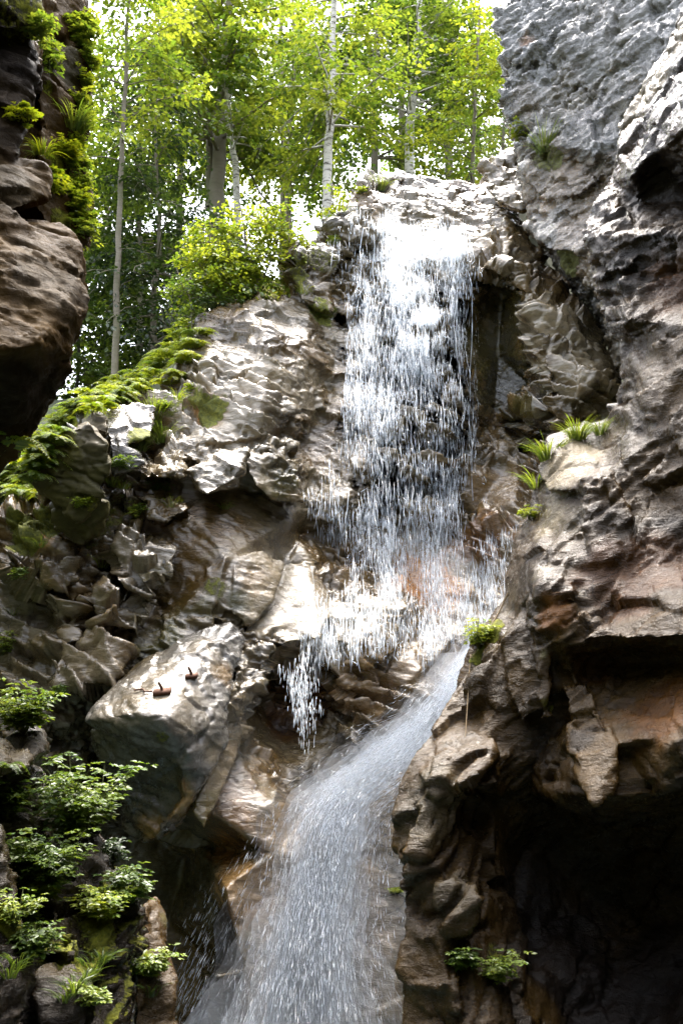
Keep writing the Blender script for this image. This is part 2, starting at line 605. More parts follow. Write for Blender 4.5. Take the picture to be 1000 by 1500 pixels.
# --- cliff behind and left of the fall -------------------------------------------------
bnd = [(-70, 770, 16.8), (0, 752, 17), (60, 742, 17), (70, 690, 17.3), (135, 608, 17.8), (195, 598, 18.2), (245, 578, 18.7), (262, 520, 19.4), (290, 470, 19.9), (335, 447, 20.3),
       (385, 440, 20.4), (428, 425, 20.6), (430, 380, 20.9), (478, 362, 21.2), (486, 330, 21.5), (515, 292, 22.2), (555, 262, 23.4), (600, 254, 24.4), (660, 264, 24.6), (712, 266, 24.4),
       (745, 300, 23), (800, 380, 22.0), (872, 465, 21.0), (930, 590, 19.9), (930, 800, 18.5), (900, 1100, 17.5), (850, 1600, 15.5), (450, 1640, 14.8), (330, 1600, 15.6), (200, 1560, 17.5), (-70, 1500, 17)]
inn = [
    # waterfall face
    (500, 335, 21.5), (500, 420, 21.2), (490, 520, 20.7), (478, 600, 20.2), (462, 690, 19.8), (560, 300, 22.4), (545, 345, 21.8), (560, 425, 21.05), (560, 440, 21.1), (560, 520, 20.6), (560, 620, 19.95),
    (640, 300, 22.9), (640, 355, 22.0), (650, 410, 21.3), (650, 440, 21.35), (655, 520, 20.9), (655, 610, 20.4), (640, 660, 20.15), (700, 310, 23), (600, 380, 21.5),
    (447, 735, 19.5), (505, 735, 19.3), (560, 715, 19.6), (610, 705, 19.9), (655, 690, 20.3), (520, 690, 19.65), (600, 650, 20.0),
    (450, 790, 19.9), (520, 850, 19.6), (590, 835, 19.7), (640, 800, 20), (690, 760, 20.4), (620, 730, 20.2), (540, 780, 19.8),
    # cave right of the fall and the ramp above it
    (690, 395, 21.0), (695, 480, 21.9), (735, 440, 22.0), (730, 520, 22.3), (720, 620, 22.0), (770, 560, 21.9), (765, 660, 21.4), (730, 388, 20.5), (780, 455, 19.9), (800, 540, 19.5), (808, 600, 19.4),
    (760, 405, 20.3), (830, 490, 19.9), (865, 560, 19.3), (740, 340, 21.8), (820, 640, 19.4),
    (730, 700, 20.8), (765, 720, 20.2), (700, 830, 19.6), (745, 800, 19.0), (640, 890, 19.2), (615, 935, 18.6), (690, 900, 18.9), (740, 760, 19.9), (800, 760, 18.8), (780, 900, 18),
    # rocks under the fall
    (440, 800, 19.2), (380, 870, 18.3), (430, 840, 18.7), (490, 875, 18.5), (540, 900, 18.2), (590, 880, 18.6), (605, 960, 18.1), (545, 965, 17.9), (470, 950, 17.7), (400, 948, 17.2), (345, 1045, 16.5),
    (430, 1000, 19.4), (405, 1065, 18.6), (470, 1085, 18.0), (450, 1045, 19.0), (540, 1050, 17.6), (585, 1000, 17.8), (380, 1005, 18.8),
    (300, 1180, 15.6), (350, 1115, 16.2), (400, 1180, 15.9), (330, 1300, 15.3), (375, 1300, 15.7), (318, 1430, 15.0), (400, 1250, 15.7), (430, 1150, 16.6), (360, 1420, 15.3),
    (660, 1000, 17.7), (570, 1080, 17.2), (450, 1180, 16.4), (590, 1140, 16.6), (600, 1250, 16.1), (500, 1250, 16.0), (500, 1400, 15.5), (600, 1400, 15.5), (700, 1100, 16.8), (720, 950, 18),
    (290, 1240, 17.2), (270, 1260, 18.5), (250, 1350, 18.5), (300, 1400, 18), (220, 1220, 18), (290, 1500, 17.5),
    # upper left flaky face
    (300, 500, 19.3), (350, 520, 19.1), (400, 520, 19.2), (450, 500, 20.0), (310, 580, 18.4), (380, 600, 18.2), (440, 600, 19.2), (335, 475, 20.0), (400, 465, 20.1), (270, 560, 19.2),
    (450, 440, 20.8), (465, 400, 20.9), (200, 650, 17.9), (270, 620, 18.2), (300, 650, 17.8), (380, 640, 18.0), (430, 690, 18.7), (400, 720, 18.7), (370, 720, 18.4), (300, 720, 18.2), (440, 650, 19.9),
    # mid left
    (200, 720, 17.9), (240, 760, 17.6), (300, 770, 17.3), (345, 745, 18.0), (425, 760, 18.7), (260, 900, 16.9), (310, 900, 16.8), (230, 950, 16.6), (180, 770, 17.4), (330, 820, 17.0), (230, 880, 17.4), (150, 900, 17.2),
    (0, 850, 17.0), (40, 800, 16.9), (90, 800, 16.8), (60, 900, 16.8), (110, 870, 16.5), (90, 960, 16.3), (0, 980, 16.6), (140, 960, 16.5), (150, 1010, 16.7), (50, 1100, 16), (150, 1100, 17.5), (120, 720, 17.8)]
hl = [
    # white slabs over the dark slot
    hull_np([(195, 690, 17.0), (265, 688, 16.8), (272, 700, 16.8), (200, 702, 17.0), (215, 655, 18), (265, 640, 18)], 1.6),
    hull_np([(275, 690, 16.9), (300, 725, 16.6), (345, 700, 16.7), (362, 660, 17.2), (300, 680, 17.2), (350, 715, 17.0), (280, 710, 17.2), (330, 655, 18.2)], 1.6),
    hull_np([(265, 640, 17.9), (290, 610, 18.4), (350, 610, 18.4), (370, 660, 17.9), (300, 685, 17.5), (270, 670, 17.6)], 1.2),
    hull_np([(350, 660, 17.6), (392, 645, 17.9), (432, 690, 18.2), (445, 740, 18.2), (400, 735, 17.8), (375, 712, 17.5), (430, 650, 18.8)], 1.5),
    hull_np([(385, 590, 18.5), (400, 590, 18.6), (400, 603, 18.5), (372, 603, 18.4), (376, 593, 18.5)], 1.0),
    # layered blocks at mid left
    hull_np([(165, 800, 16.6), (215, 780, 16.9), (262, 800, 16.9), (248, 850, 16.4), (215, 880, 16.4), (170, 850, 16.3), (200, 770, 17.3)], 1.4),
    hull_np([(130, 880, 16.3), (185, 860, 16.6), (235, 880, 16.6), (215, 915, 16.3), (150, 925, 16.2), (135, 900, 16.2)], 1.4),
    hull_np([(65, 990, 15.9), (110, 940, 16.3), (180, 940, 16.4), (175, 985, 16.0), (100, 1010, 15.8)], 1.5),
    hull_np([(10, 830, 16.4), (50, 780, 16.6), (92, 790, 16.6), (110, 850, 16.3), (70, 870, 16.2), (30, 850, 16.2)], 1.4),
    hull_np([(175, 730, 17.1), (235, 725, 17.3), (280, 745, 17.3), (240, 765, 17.0), (190, 752, 17.0)], 1.2),
    # block with green facets
    hull_np([(300, 830, 17.0), (330, 812, 17.4), (345, 815, 17.2), (335, 900, 16.9), (305, 900, 17.1), (310, 870, 17.0)], 1.2),
    hull_np([(345, 815, 17.2), (385, 805, 17.6), (420, 822, 17.9), (400, 880, 17.3), (362, 925, 16.9), (338, 900, 16.9), (342, 850, 17.0)], 1.2),
    # wet slope left of the chute
    hull_np([(440, 790, 19.0), (400, 850, 18.2), (370, 910, 17.3), (352, 960, 16.9), (400, 942, 17.0), (470, 935, 17.3), (490, 885, 18.2), (475, 830, 19.0)], 1.5),
    hull_np([(480, 880, 18.2), (520, 865, 18.6), (590, 875, 18.5), (600, 890, 18.3), (530, 925, 17.9), (490, 940, 17.5), (560, 960, 17.8)], 1.5),
    hull_np([(505, 940, 17.4), (560, 915, 17.8), (585, 950, 17.8), (545, 978, 17.5), (510, 972, 17.4)], 1.2),
    hull_np([(335, 1005, 15.9), (370, 945, 16.8), (368, 1020, 16.4), (345, 1110, 15.7), (300, 1215, 15.0), (280, 1190, 15.0), (310, 1120, 15.2)], 1.6),
    hull_np([(352, 955, 16.7), (400, 945, 16.9), (385, 985, 16.6), (350, 1050, 16.1), (330, 1040, 16.2), (340, 990, 16.4)], 1.3),
    hull_np([(610, 950, 18.1), (650, 920, 18.7), (672, 925, 18.6), (640, 970, 18.0), (612, 985, 17.9)], 1.2),
    # lip rocks
    hull_np([(486, 330, 21.2), (520, 300, 21.9), (540, 320, 21.5), (535, 360, 21.2), (495, 385, 21.1)], 1.2),
    hull_np([(715, 250, 22.6), (750, 236, 22.6), (770, 250, 22), (765, 310, 21.4), (735, 300, 21.7), (712, 275, 22.2)], 1.5),
    hull_np([(428, 385, 20.4), (470, 360, 20.8), (490, 370, 20.8), (482, 460, 20.6), (440, 440, 20.3)], 1.3),
    hull_np([(515, 268, 23.2), (560, 255, 23.6), (590, 262, 23.6), (570, 290, 22.8), (520, 300, 22.4)], 1.2),
]


def rm_cliff(V):
    """smooth where the water has polished the rock, rough elsewhere"""
    a = np.ones(len(V))
    for (px, py, Y, r) in ((740, 520, 22, 1.5), (350, 790, 17.8, .9), (300, 850, 17.4, .9), (420, 780, 18.8, .7), (330, 1200, 15.8, 1.2), (420, 1060, 17.6, 1.0), (520, 1320, 15.7, 2.2), (380, 880, 17.2, .6), (350, 1400, 15.2, 1.2), (425, 880, 17.9, 1.0), (620, 830, 19.7, .9), (350, 760, 17.8, 1.0), (720, 720, 20.6, .7), (320, 1110, 15.5, .7), (250, 1350, 18.3, 1.6)):
        d = np.linalg.norm(V - P(px, py, Y), axis=1) / r
        a = np.minimum(a, .18 + .82 * sstep(.7, 1.3, d))
    return a


rock('cliff', hl, [relief_np(bnd, inn, 5, (-.12, 1, .42))], vox=.034, smooth=1, fac=(.20, 1.1), fac2=(.095, .40), strata=(.46, .27), sn=(.35, -.3, .88), fine=.04, seed=3, tint=GREY * 1.2, tint2=GREY * .25 + BROWN * .9,
     material=M_cliff, mossup=.12, wet=.85, flat=True, tone=1.15, label='broad wet grey cliff of broken ledges behind and left of the falling water', cat='cliff', rough_mask=rm_cliff, spots=[
        (620, 850, 60, RUST * 1.5, .85), (430, 1000, 60, RUST * .7, .7), (230, 940, 50, OLIVE * 1.5, .8), (330, 760, 70, np.array((.16, .11, .045)), .7), (280, 870, 50, OLIVE * 1.3, .7), (540, 1020, 60, np.array((.26, .16, .07)), .8), (700, 790, 55, RUST * .9, .7), (720, 720, 45, BROWN, .7), (740, 520, 110, OLIVE * .6, .85), (770, 590, 60, OLIVE * .8, .7), (380, 850, 45, np.array((.19, .11, .035)), .9),
        (320, 860, 25, 'moss', .55), (350, 880, 25, OLIVE, .8), (330, 800, 80, BROWN * .9, .7), (270, 860, 60, BROWN * .6, .8), (430, 1040, 80, RUST * .5, .9), (330, 1190, 90, np.array((.20, .105, .03)), .9), (320, 1120, 45, PALE * 1.2, .8), (300, 1190, 30, OLIVE * 1.6, .6),
        (340, 1300, 70, np.array((.26, .15, .05)), .9), (330, 1410, 60, PALE * .8, .8), (400, 1130, 60, BROWN * 1.1, .8), (500, 1100, 60, PALE * .8, .7), (420, 1220, 60, np.array((.26, .16, .06)), .7), (340, 1240, 40, RUST * 1.2, .6), (550, 1000, 50, BROWN * 1.4, .6), (240, 840, 50, OLIVE * 1.4, .6), (300, 760, 60, BROWN * 1.1, .7), (420, 700, 40, OLIVE * 1.3, .7), (360, 580, 40, BROWN * 1.2, .5), (130, 930, 40, BROWN * 1.3, .6), (540, 950, 40, BROWN * 1.4, .6),
        (300, 600, 30, 'moss', .8), (220, 620, 45, 'moss', .75), (40, 770, 45, 'moss', .85), (45, 775, 30, np.array((.55, .25, .02)), .8), (470, 460, 25, 'moss', .7), (440, 400, 35, 'moss', .6), (465, 380, 30, 'moss', .5), (150, 760, 50, 'moss', .5),
        (300, 605, 32, np.array((.62, .27, .02)), .9), (340, 540, 90, PALE * 1.4, .75), (420, 560, 80, PALE * 1.4, .75), (300, 650, 90, PALE * 1.3, .75), (200, 690, 60, PALE * 1.2, .7), (200, 820, 70, PALE, .7), (100, 960, 80, PALE, .7), (180, 890, 60, PALE * .9, .6), (400, 640, 60, PALE, .6), (420, 880, 100, PALE * 1.5, .85), (350, 960, 40, PALE * 1.3, .8), (480, 730, 60, PALE * 1.4, .8), (400, 470, 70, PALE * 1.2, .7), (560, 720, 100, PALE, .6), (540, 910, 70, PALE, .6),  # pale stone, with wet glare of the slabs painted into the pale spots
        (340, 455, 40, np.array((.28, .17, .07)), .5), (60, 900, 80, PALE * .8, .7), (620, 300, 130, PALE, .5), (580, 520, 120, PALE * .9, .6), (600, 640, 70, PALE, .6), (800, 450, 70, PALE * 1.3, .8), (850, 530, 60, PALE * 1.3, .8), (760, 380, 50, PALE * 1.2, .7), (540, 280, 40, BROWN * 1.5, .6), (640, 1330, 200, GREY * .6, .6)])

# --- hanging boulder on the left ledge --------------------------------------------------
rock('boulder', [
    hull_np([(50, 665, 15.3), (80, 632, 15.2), (130, 618, 15.1), (158, 645, 15.1), (163, 690, 15.2), (140, 745, 15.5), (112, 770, 15.6), (75, 735, 15.6), (52, 710, 15.5)], 1.8),
    hull_np([(75, 735, 15.8), (120, 745, 15.7), (160, 735, 15.6), (158, 775, 16.0), (120, 800, 16.1), (80, 775, 16.1)], 1.4),
    hull_np([(118, 628, 15.9), (135, 604, 16.2), (158, 612, 16.0), (162, 640, 15.7)], 1.4)],
     vox=.035, smooth=3, fac=(.12, .6), fac2=(.05, .25), strata=(.05, .2), fine=.03, seed=8, tint=OLIVE * 1.1, tint2=GREY * .7, material=M_bould, wet=.3, mossup=.2,
     label='dark rounded block with flat green-grey face jutting from the left ledge beneath the ferny bank', cat='boulder', spots=[(80, 660, 35, OLIVE * 1.6, .7), (135, 730, 22, 'moss', .55), (130, 620, 30, GREY, .6)])
rock('rock_slab', [hull_np([(128, 605, 16.7), (195, 590, 17.2), (228, 598, 17.2), (222, 640, 16.5), (175, 655, 16.3), (158, 640, 16.3)], 1.6, .9),
                   hull_np([(160, 645, 16.3), (200, 660, 16.4), (215, 680, 16.4), (165, 700, 16.3)], 1.2)],
     vox=.035, smooth=1, fac=(.08, .6), fac2=(.06, .25), strata=(.06, .12), sn=(.15, -.35, .9), fine=.02, seed=9, tint=BLUE, tint2=GREY, material=M_cliff, wet=.95,
     flat=True, label='pale blue-grey wet slab between the dark jutting block and the grass tuft on the left ledge', cat='rock', spots=[(215, 640, 30, 'moss', .8)])

# --- big rounded boulder in the middle --------------------------------------------------
rock('boulder', [
    hull_np([(340, 908, 16.7), (362, 935, 16.7), (345, 1000, 15.9), (330, 1060, 15.2), (290, 1120, 14.7), (262, 1085, 14.45), (235, 1052, 14.25), (190, 1044, 14.3), (140, 1052, 14.6), (124, 1060, 14.8), (122, 1050, 14.9), (140, 1025, 15.2), (180, 990, 15.7), (215, 962, 16.0), (250, 940, 16.3), (295, 920, 16.5),
             (150, 1075, 14.8), (280, 1130, 14.75)], 2.0),
    hull_np([(128, 1066, 15.5), (200, 1068, 15.35), (260, 1095, 15.1), (285, 1130, 15.1), (262, 1190, 15.5), (222, 1236, 15.8), (190, 1222, 16.1), (160, 1150, 15.9)], 1.6),
    hull_np([(275, 1110, 14.8), (330, 1050, 15.3), (335, 1090, 15.3), (300, 1150, 14.9), (270, 1190, 14.85), (262, 1150, 14.75), (248, 1090, 14.6)], 1.5),
    hull_np([(222, 1240, 15.0), (240, 1205, 14.8), (278, 1160, 14.8), (292, 1150, 15), (265, 1205, 15.1)], .8)],
     vox=.035, smooth=35, fac=(.07, .9), fac2=(.05, .35), strata=(.07, .2), sn=(.3, -.4, .85), fine=.035, seed=13, tint=np.array((.155, .142, .12)), tint2=GREY * 1.1, material=M_smooth, wet=.8, tone=.95,
     label='large rounded pale-topped boulder with two rusty iron fittings above the dark hollow', cat='boulder', spots=[
        (190, 1150, 75, np.array((.032, .028, .018)), .95), (240, 1120, 50, OLIVE * .5, .8), (150, 1090, 40, OLIVE * .8, .7), (235, 1215, 36, np.array((.34, .18, .04)), .95), (268, 1170, 30, np.array((.30, .17, .04)), .9), (238, 1080, 12, 'moss', .55), (330, 985, 26, BROWN * 1.5, .7), (310, 1100, 30, PALE * 1.1, .8), (230, 1000, 70, PALE * .9, .6), (300, 950, 40, PALE, .6)])  # pale top and near-black face put sheen and shade into the colour

# --- upper right dripping rock face ------------------------------------------------------
bnd = [(728, 35, 20), (738, 100, 20.2), (735, 150, 20.3), (752, 200, 20.3), (757, 232, 20.6), (770, 300, 20.9), (815, 382, 20.6), (872, 455, 20.1), (910, 545, 19.4), (1000, 640, 17.5), (1080, 640, 16.5), (1080, -90, 16), (780, -90, 20)]
inn = [(790, 50, 19.3), (870, 60, 18.4), (960, 60, 17.4), (800, 150, 19.3), (890, 150, 18.4), (830, 215, 18.9), (890, 228, 18.4), (790, 215, 19.4), (770, 110, 19.7),
       (790, 245, 19.9), (850, 255, 19.3), (890, 260, 18.8), (775, 290, 20.4), (800, 340, 19.9), (860, 380, 19.1), (885, 450, 18.8), (850, 405, 19.7), (950, 300, 18), (860, 310, 19.2), (960, 450, 18), (820, 290, 19.5)]
rock('dripping_cliff', [hull_np([(762, 245, 20.2), (800, 232, 19.6), (885, 235, 18.9), (880, 262, 18.7), (850, 285, 19.0), (790, 290, 19.9)], 1.5),
                   hull_np([(770, 330, 20.3), (815, 320, 19.7), (870, 350, 19.0), (850, 372, 19.0), (800, 365, 19.8)], 1.4),
                   hull_np([(735, 60, 19.9), (765, 40, 19.7), (780, 90, 19.5), (745, 100, 19.9)], 1.2)], [relief_np(bnd, inn, 3, (.3, 1, .4))], vox=.036, smooth=1, fac=(.16, .9), fac2=(.12, .36), strata=(.16, .25), sn=(-.35, -.2, .9), fine=.05, seed=17,
     tint=BLUE, tint2=GREY, material=M_wall, wet=1.0, mossup=.1, flat=True, label='tall bluish dripping rock face with brown ledges at upper right above the fall lip', cat='cliff', spots=[
        (800, 260, 60, BROWN * 1.2, .8), (860, 290, 60, BROWN * 1.1, .8), (840, 360, 60, BROWN * 1.2, .8), (870, 430, 60, np.array((.22, .16, .08)), .8), (890, 520, 60, PALE, .7), (830, 375, 28, 'moss', .7), (770, 58, 14, np.array((.3, .12, .02)), .8),
        (800, 300, 20, np.array((.3, .15, .02)), .7), (800, 225, 30, 'moss', .6), (850, 180, 40, DARK, .6), (760, 150, 30, BROWN * .7, .6), (880, 110, 20, OLIVE, .7), (940, 40, 100, BLUE * 1.3, .6)])

# --- near right wall ---------------------------------------------------------------------
bnd = [(1000, 15, 9.8), (960, 85, 10.2), (905, 190, 10.8), (892, 260, 10.6), (853, 335, 10.4), (878, 400, 10.2), (885, 470, 10.1), (908, 500, 9.9), (905, 560, 9.9), (895, 618, 10.0), (835, 640, 10.3), (792, 670, 10.4), (772, 740, 10.4),
       (752, 800, 10.3), (735, 880, 10.2), (692, 950, 10.0), (668, 1000, 9.8), (642, 1050, 9.6), (602, 1095, 9.4), (580, 1170, 9.3), (573, 1250, 9.1), (583, 1330, 9.0), (592, 1400, 8.9), (585, 1600, 8.7), (720, 1600, 8.4), (850, 1600, 8.8), (960, 1600, 8.6), (1180, 1600, 6.5), (1180, 15, 7.5)]
inn = [(930, 170, 10.1), (985, 110, 9.5), (955, 218, 9.3), (918, 262, 9.7), (1010, 185, 8.4), (935, 300, 10.1), (1010, 290, 9.6), (975, 260, 9.7), (900, 345, 9.7), (945, 340, 9.4), (1010, 345, 9.0), (900, 400, 9.85), (950, 405, 9.5), (1010, 420, 9.1), (915, 470, 9.35), (975, 475, 9.0), (1010, 480, 8.7), (945, 560, 9.15), (1010, 600, 8.6), (950, 640, 8.95), (880, 350, 10.0), (975, 535, 9.0),
       (845, 670, 9.9), (870, 650, 10.0), (800, 720, 10.0), (905, 690, 9.2), (830, 770, 9.3), (790, 845, 9.0), (860, 850, 8.9), (900, 760, 9.05), (960, 720, 8.95), (1020, 800, 8.55), (950, 850, 8.6), (860, 740, 9.25),
       (825, 945, 8.8), (880, 935, 8.5), (950, 935, 8.2), (1020, 930, 7.8), (880, 972, 9.2), (950, 965, 8.9), (1020, 965, 8.4), (845, 1010, 9.0), (930, 1005, 8.7), (905, 1090, 8.35), (960, 1080, 8.1), (825, 1060, 8.9), (840, 1130, 8.6), (865, 1168, 8.35), (905, 1172, 8.25), (920, 1110, 8.5), (1020, 1120, 7.6), (960, 1165, 8.3),
       (850, 1215, 10.0), (920, 1215, 9.9), (1020, 1190, 9.2), (790, 1250, 10.2), (900, 1350, 10.2), (1020, 1350, 9.6), (780, 1350, 9.8), (850, 1490, 9.3), (960, 1500, 9.0), (780, 1430, 9.2), (725, 1500, 8.5), (900, 1430, 9.6), (1020, 1500, 8.4),
       (755, 900, 9.7), (775, 1000, 9.3), (722, 1000, 9.45), (705, 1080, 9.3), (655, 1100, 9.2), (640, 1180, 8.9), (690, 1165, 8.9), (730, 1190, 9.5), (790, 1100, 9.35), (735, 1110, 9.2), (775, 1160, 9.6), (622, 1250, 8.8), (665, 1300, 8.8), (700, 1290, 8.9), (645, 1400, 8.6), (715, 1400, 8.8), (680, 1480, 8.4), (740, 1280, 9.8),
       (805, 880, 9.1), (790, 960, 9.3), (820, 1060, 9.3)]
hl = [hull_np([(800, 640, 10.2), (840, 625, 10.4), (895, 640, 10.1), (900, 690, 9.3), (850, 720, 9.25), (800, 720, 9.7), (785, 690, 10)], 1.2),
      hull_np([(785, 850, 8.95), (820, 842, 8.9), (850, 870, 8.7), (835, 930, 8.7), (800, 950, 8.9), (782, 900, 9.0)], 1.0),
      hull_np([(742, 935, 9.45), (772, 885, 9.5), (790, 960, 9.15), (788, 1045, 9.05), (762, 1064, 9.1), (740, 1010, 9.25)], .9),
      hull_np([(776, 868, 9.2), (800, 882, 9.05), (808, 1000, 8.95), (806, 1068, 8.9), (792, 1040, 8.95), (782, 950, 9.1)], .9),
      hull_np([(845, 700, 9.2), (895, 690, 9.0), (925, 760, 8.8), (920, 835, 8.75), (880, 840, 8.85), (850, 770, 9.05)], .8),
      hull_np([(700, 960, 9.7), (735, 900, 9.85), (745, 960, 9.5), (725, 1040, 9.3), (700, 1060, 9.35), (690, 1010, 9.6)], .9),
      hull_np([(820, 1000, 8.9), (860, 995, 8.75), (905, 1090, 8.3), (900, 1172, 8.2), (868, 1182, 8.15), (846, 1150, 8.35), (826, 1080, 8.7)], .9),
      hull_np([(640, 1090, 9.2), (690, 1060, 9.2), (725, 1080, 9.0), (735, 1150, 8.9), (690, 1165, 8.75), (640, 1175, 8.85), (610, 1130, 9.1)], .9),
      hull_np([(640, 1280, 8.7), (680, 1270, 8.7), (700, 1320, 8.6), (690, 1370, 8.6), (650, 1370, 8.6), (635, 1320, 8.7)], .8),
      hull_np([(905, 195, 10.5), (1000, 20, 9.6), (1040, 60, 9.0), (985, 215, 9.3), (930, 225, 9.9), (905, 215, 10.3)], 1.2),
      hull_np([(855, 335, 10.2), (900, 300, 10.0), (940, 330, 9.6), (925, 390, 9.5), (880, 410, 10)], 1.0)]


def rm_dark(V):
    a = np.ones(len(V)) * .75
    for (px, py, Y, r) in ((640, 1180, 9, .7), (650, 1300, 8.8, .6), (660, 1400, 8.7, .5), (900, 370, 9.6, .7), (740, 1450, 8.5, .6), (700, 980, 9.7, .3), (870, 880, 8.6, .25)):
        d = np.linalg.norm(V - P(px, py, Y), axis=1) / r
        a = np.maximum(a, 1.35 - .6 * sstep(.6, 1.3, d))
    return a


rock('dark_cliff', hl, [relief_np(bnd, inn, 6, (.5, 1, .3))], vox=.028, smooth=1, fac=(.15, .8), fac2=(.075, .26), strata=(.05, .15), sn=(-.6, -.35, .72), fine=.025, seed=23,
     tint=BROWN * .6, tint2=DARK, material=M_near, wet=.75, rough_mask=rm_dark, tone=.95, flat=True, label='near dark brown rock wall with white wet shoulder and black hollow filling the right side', cat='cliff', spots=[
        (930, 720, 90, BROWN * .55, .95), (950, 640, 80, BROWN * .55, .95), (920, 840, 80, RUST * .5, .95), (885, 760, 36, DARK * 1.6, .9), (812, 900, 32, RUST * 1.1, .9), (862, 890, 30, PALE * .6, .7), (860, 960, 50, RUST * .4, .7), (920, 1080, 110, BROWN * .75, .9), (980, 1030, 70, RUST * .6, .9), (960, 820, 80, RUST * .5, .8), (845, 1080, 20, DARK * 1.5, .9), (835, 680, 50, PALE * 1.8, .9), (805, 770, 30, PALE * 1.5, .8), (790, 835, 20, PALE * .8, .6), (795, 960, 14, OLIVE * 2.2, .9), (798, 1030, 14, OLIVE * 2, .9),  # vertical faces painted darker as shaded; highlight and wet white painted pale
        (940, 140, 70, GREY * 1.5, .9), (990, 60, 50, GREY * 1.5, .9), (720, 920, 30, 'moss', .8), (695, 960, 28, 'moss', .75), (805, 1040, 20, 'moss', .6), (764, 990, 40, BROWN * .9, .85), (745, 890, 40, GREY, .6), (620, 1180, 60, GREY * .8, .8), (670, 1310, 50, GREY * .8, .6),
        (720, 1400, 40, 'moss', .5), (850, 1440, 120, DARK * .5, .9), (960, 1460, 120, DARK * .5, .9), (850, 1440, 120, 'wet', .1), (960, 1460, 120, 'wet', .1), (960, 1080, 60, 'wet', .4), (780, 1470, 50, BROWN * .5, .8), (700, 960, 16, RUST, .7), (960, 560, 60, BROWN * .8, .7), (950, 300, 90, DARK * .7, .9), (940, 400, 70, DARK * .7, .9), (990, 430, 60, RUST * .5, .7), (840, 760, 35, GREY * 1.1, .6), (575, 1260, 30, BROWN * .4, .8)])  # hollow floor and down-facing facets darkened in the colour as shade

# --- near overhang at the upper left ------------------------------------------------------
rock('rock_overhang', [
    hull_np([(-60, 320, 5.4), (0, 318, 5.5), (90, 322, 5.9), (115, 345, 5.9), (128, 395, 5.8), (129, 450, 5.8), (105, 520, 5.8), (50, 510, 5.3), (-60, 520, 5.0)], 2.2),
    hull_np([(-60, 500, 5.1), (40, 505, 5.3), (105, 515, 5.8), (95, 550, 5.9), (62, 600, 6.0), (30, 675, 6.1), (0, 697, 6.1), (-60, 720, 6.0)], 2.0),
    hull_np([(-60, 240, 5.5), (0, 238, 5.6), (68, 235, 5.9), (80, 262, 5.9), (78, 292, 5.9), (30, 310, 5.6), (-60, 325, 5.3)], 2.0),
    hull_np([(-60, 45, 5.7), (48, 48, 5.9), (62, 70, 6.0), (48, 130, 5.9), (42, 200, 5.9), (20, 236, 5.8), (-60, 245, 5.6)], 2.0),
    hull_np([(-60, -60, 5.5), (55, -60, 5.8), (66, 30, 5.9), (50, 46, 5.8), (-60, 48, 5.4)], 2.2),
    hull_np([(-60, 0, 6.8), (70, 0, 6.9), (80, 150, 6.9), (75, 330, 6.8), (-60, 340, 6.6)], 1.0),
    hull_np([(66, 20, 6.9), (128, 20, 7.3), (133, 120, 7.3), (128, 180, 7.3), (118, 210, 7.2), (60, 210, 6.7), (50, 60, 6.7), (90, -60, 7), (125, -60, 7.3)], 1.4),
    hull_np([(60, 190, 6.7), (118, 200, 7.2), (125, 260, 7.2), (140, 310, 7.2), (132, 370, 7.2), (100, 380, 6.9), (50, 300, 6.5)], 1.4)],
     vox=.022, smooth=4, fac=(.05, .5), fac2=(.03, .16), strata=(.04, .10), sn=(.1, -.2, .95), fine=.018, seed=31, tint=BROWN * 1.15, tint2=BROWN * .7, material=M_dry, wet=.25, tone=.8,
     label='near brown bulging rock overhanging from the left edge, hung with ferns and moss', cat='rock', spots=[
        (20, 150, 90, DARK * .9, .85), (20, 20, 70, DARK * .7, .9), (30, 270, 60, GREY * .6, .7), (60, 400, 70, np.array((.16, .12, .075)), .7), (20, 600, 120, DARK * .6, .8), (100, 100, 40, OLIVE * .7, .8), (115, 150, 12, PALE * .5, .5),  # dark spots put the shade under the overhang into the colour
        (130, 60, 24, 'moss', .8), (128, 300, 36, 'moss', .85), (130, 150, 16, 'moss', .75), (60, 20, 30, 'moss', .6), (85, 240, 26, 'moss', .7), (115, 230, 20, 'moss', .7), (30, 0, 40, 'moss', .5), (70, 130, 14, 'moss', .6), (95, 330, 22, 'moss', .65)])

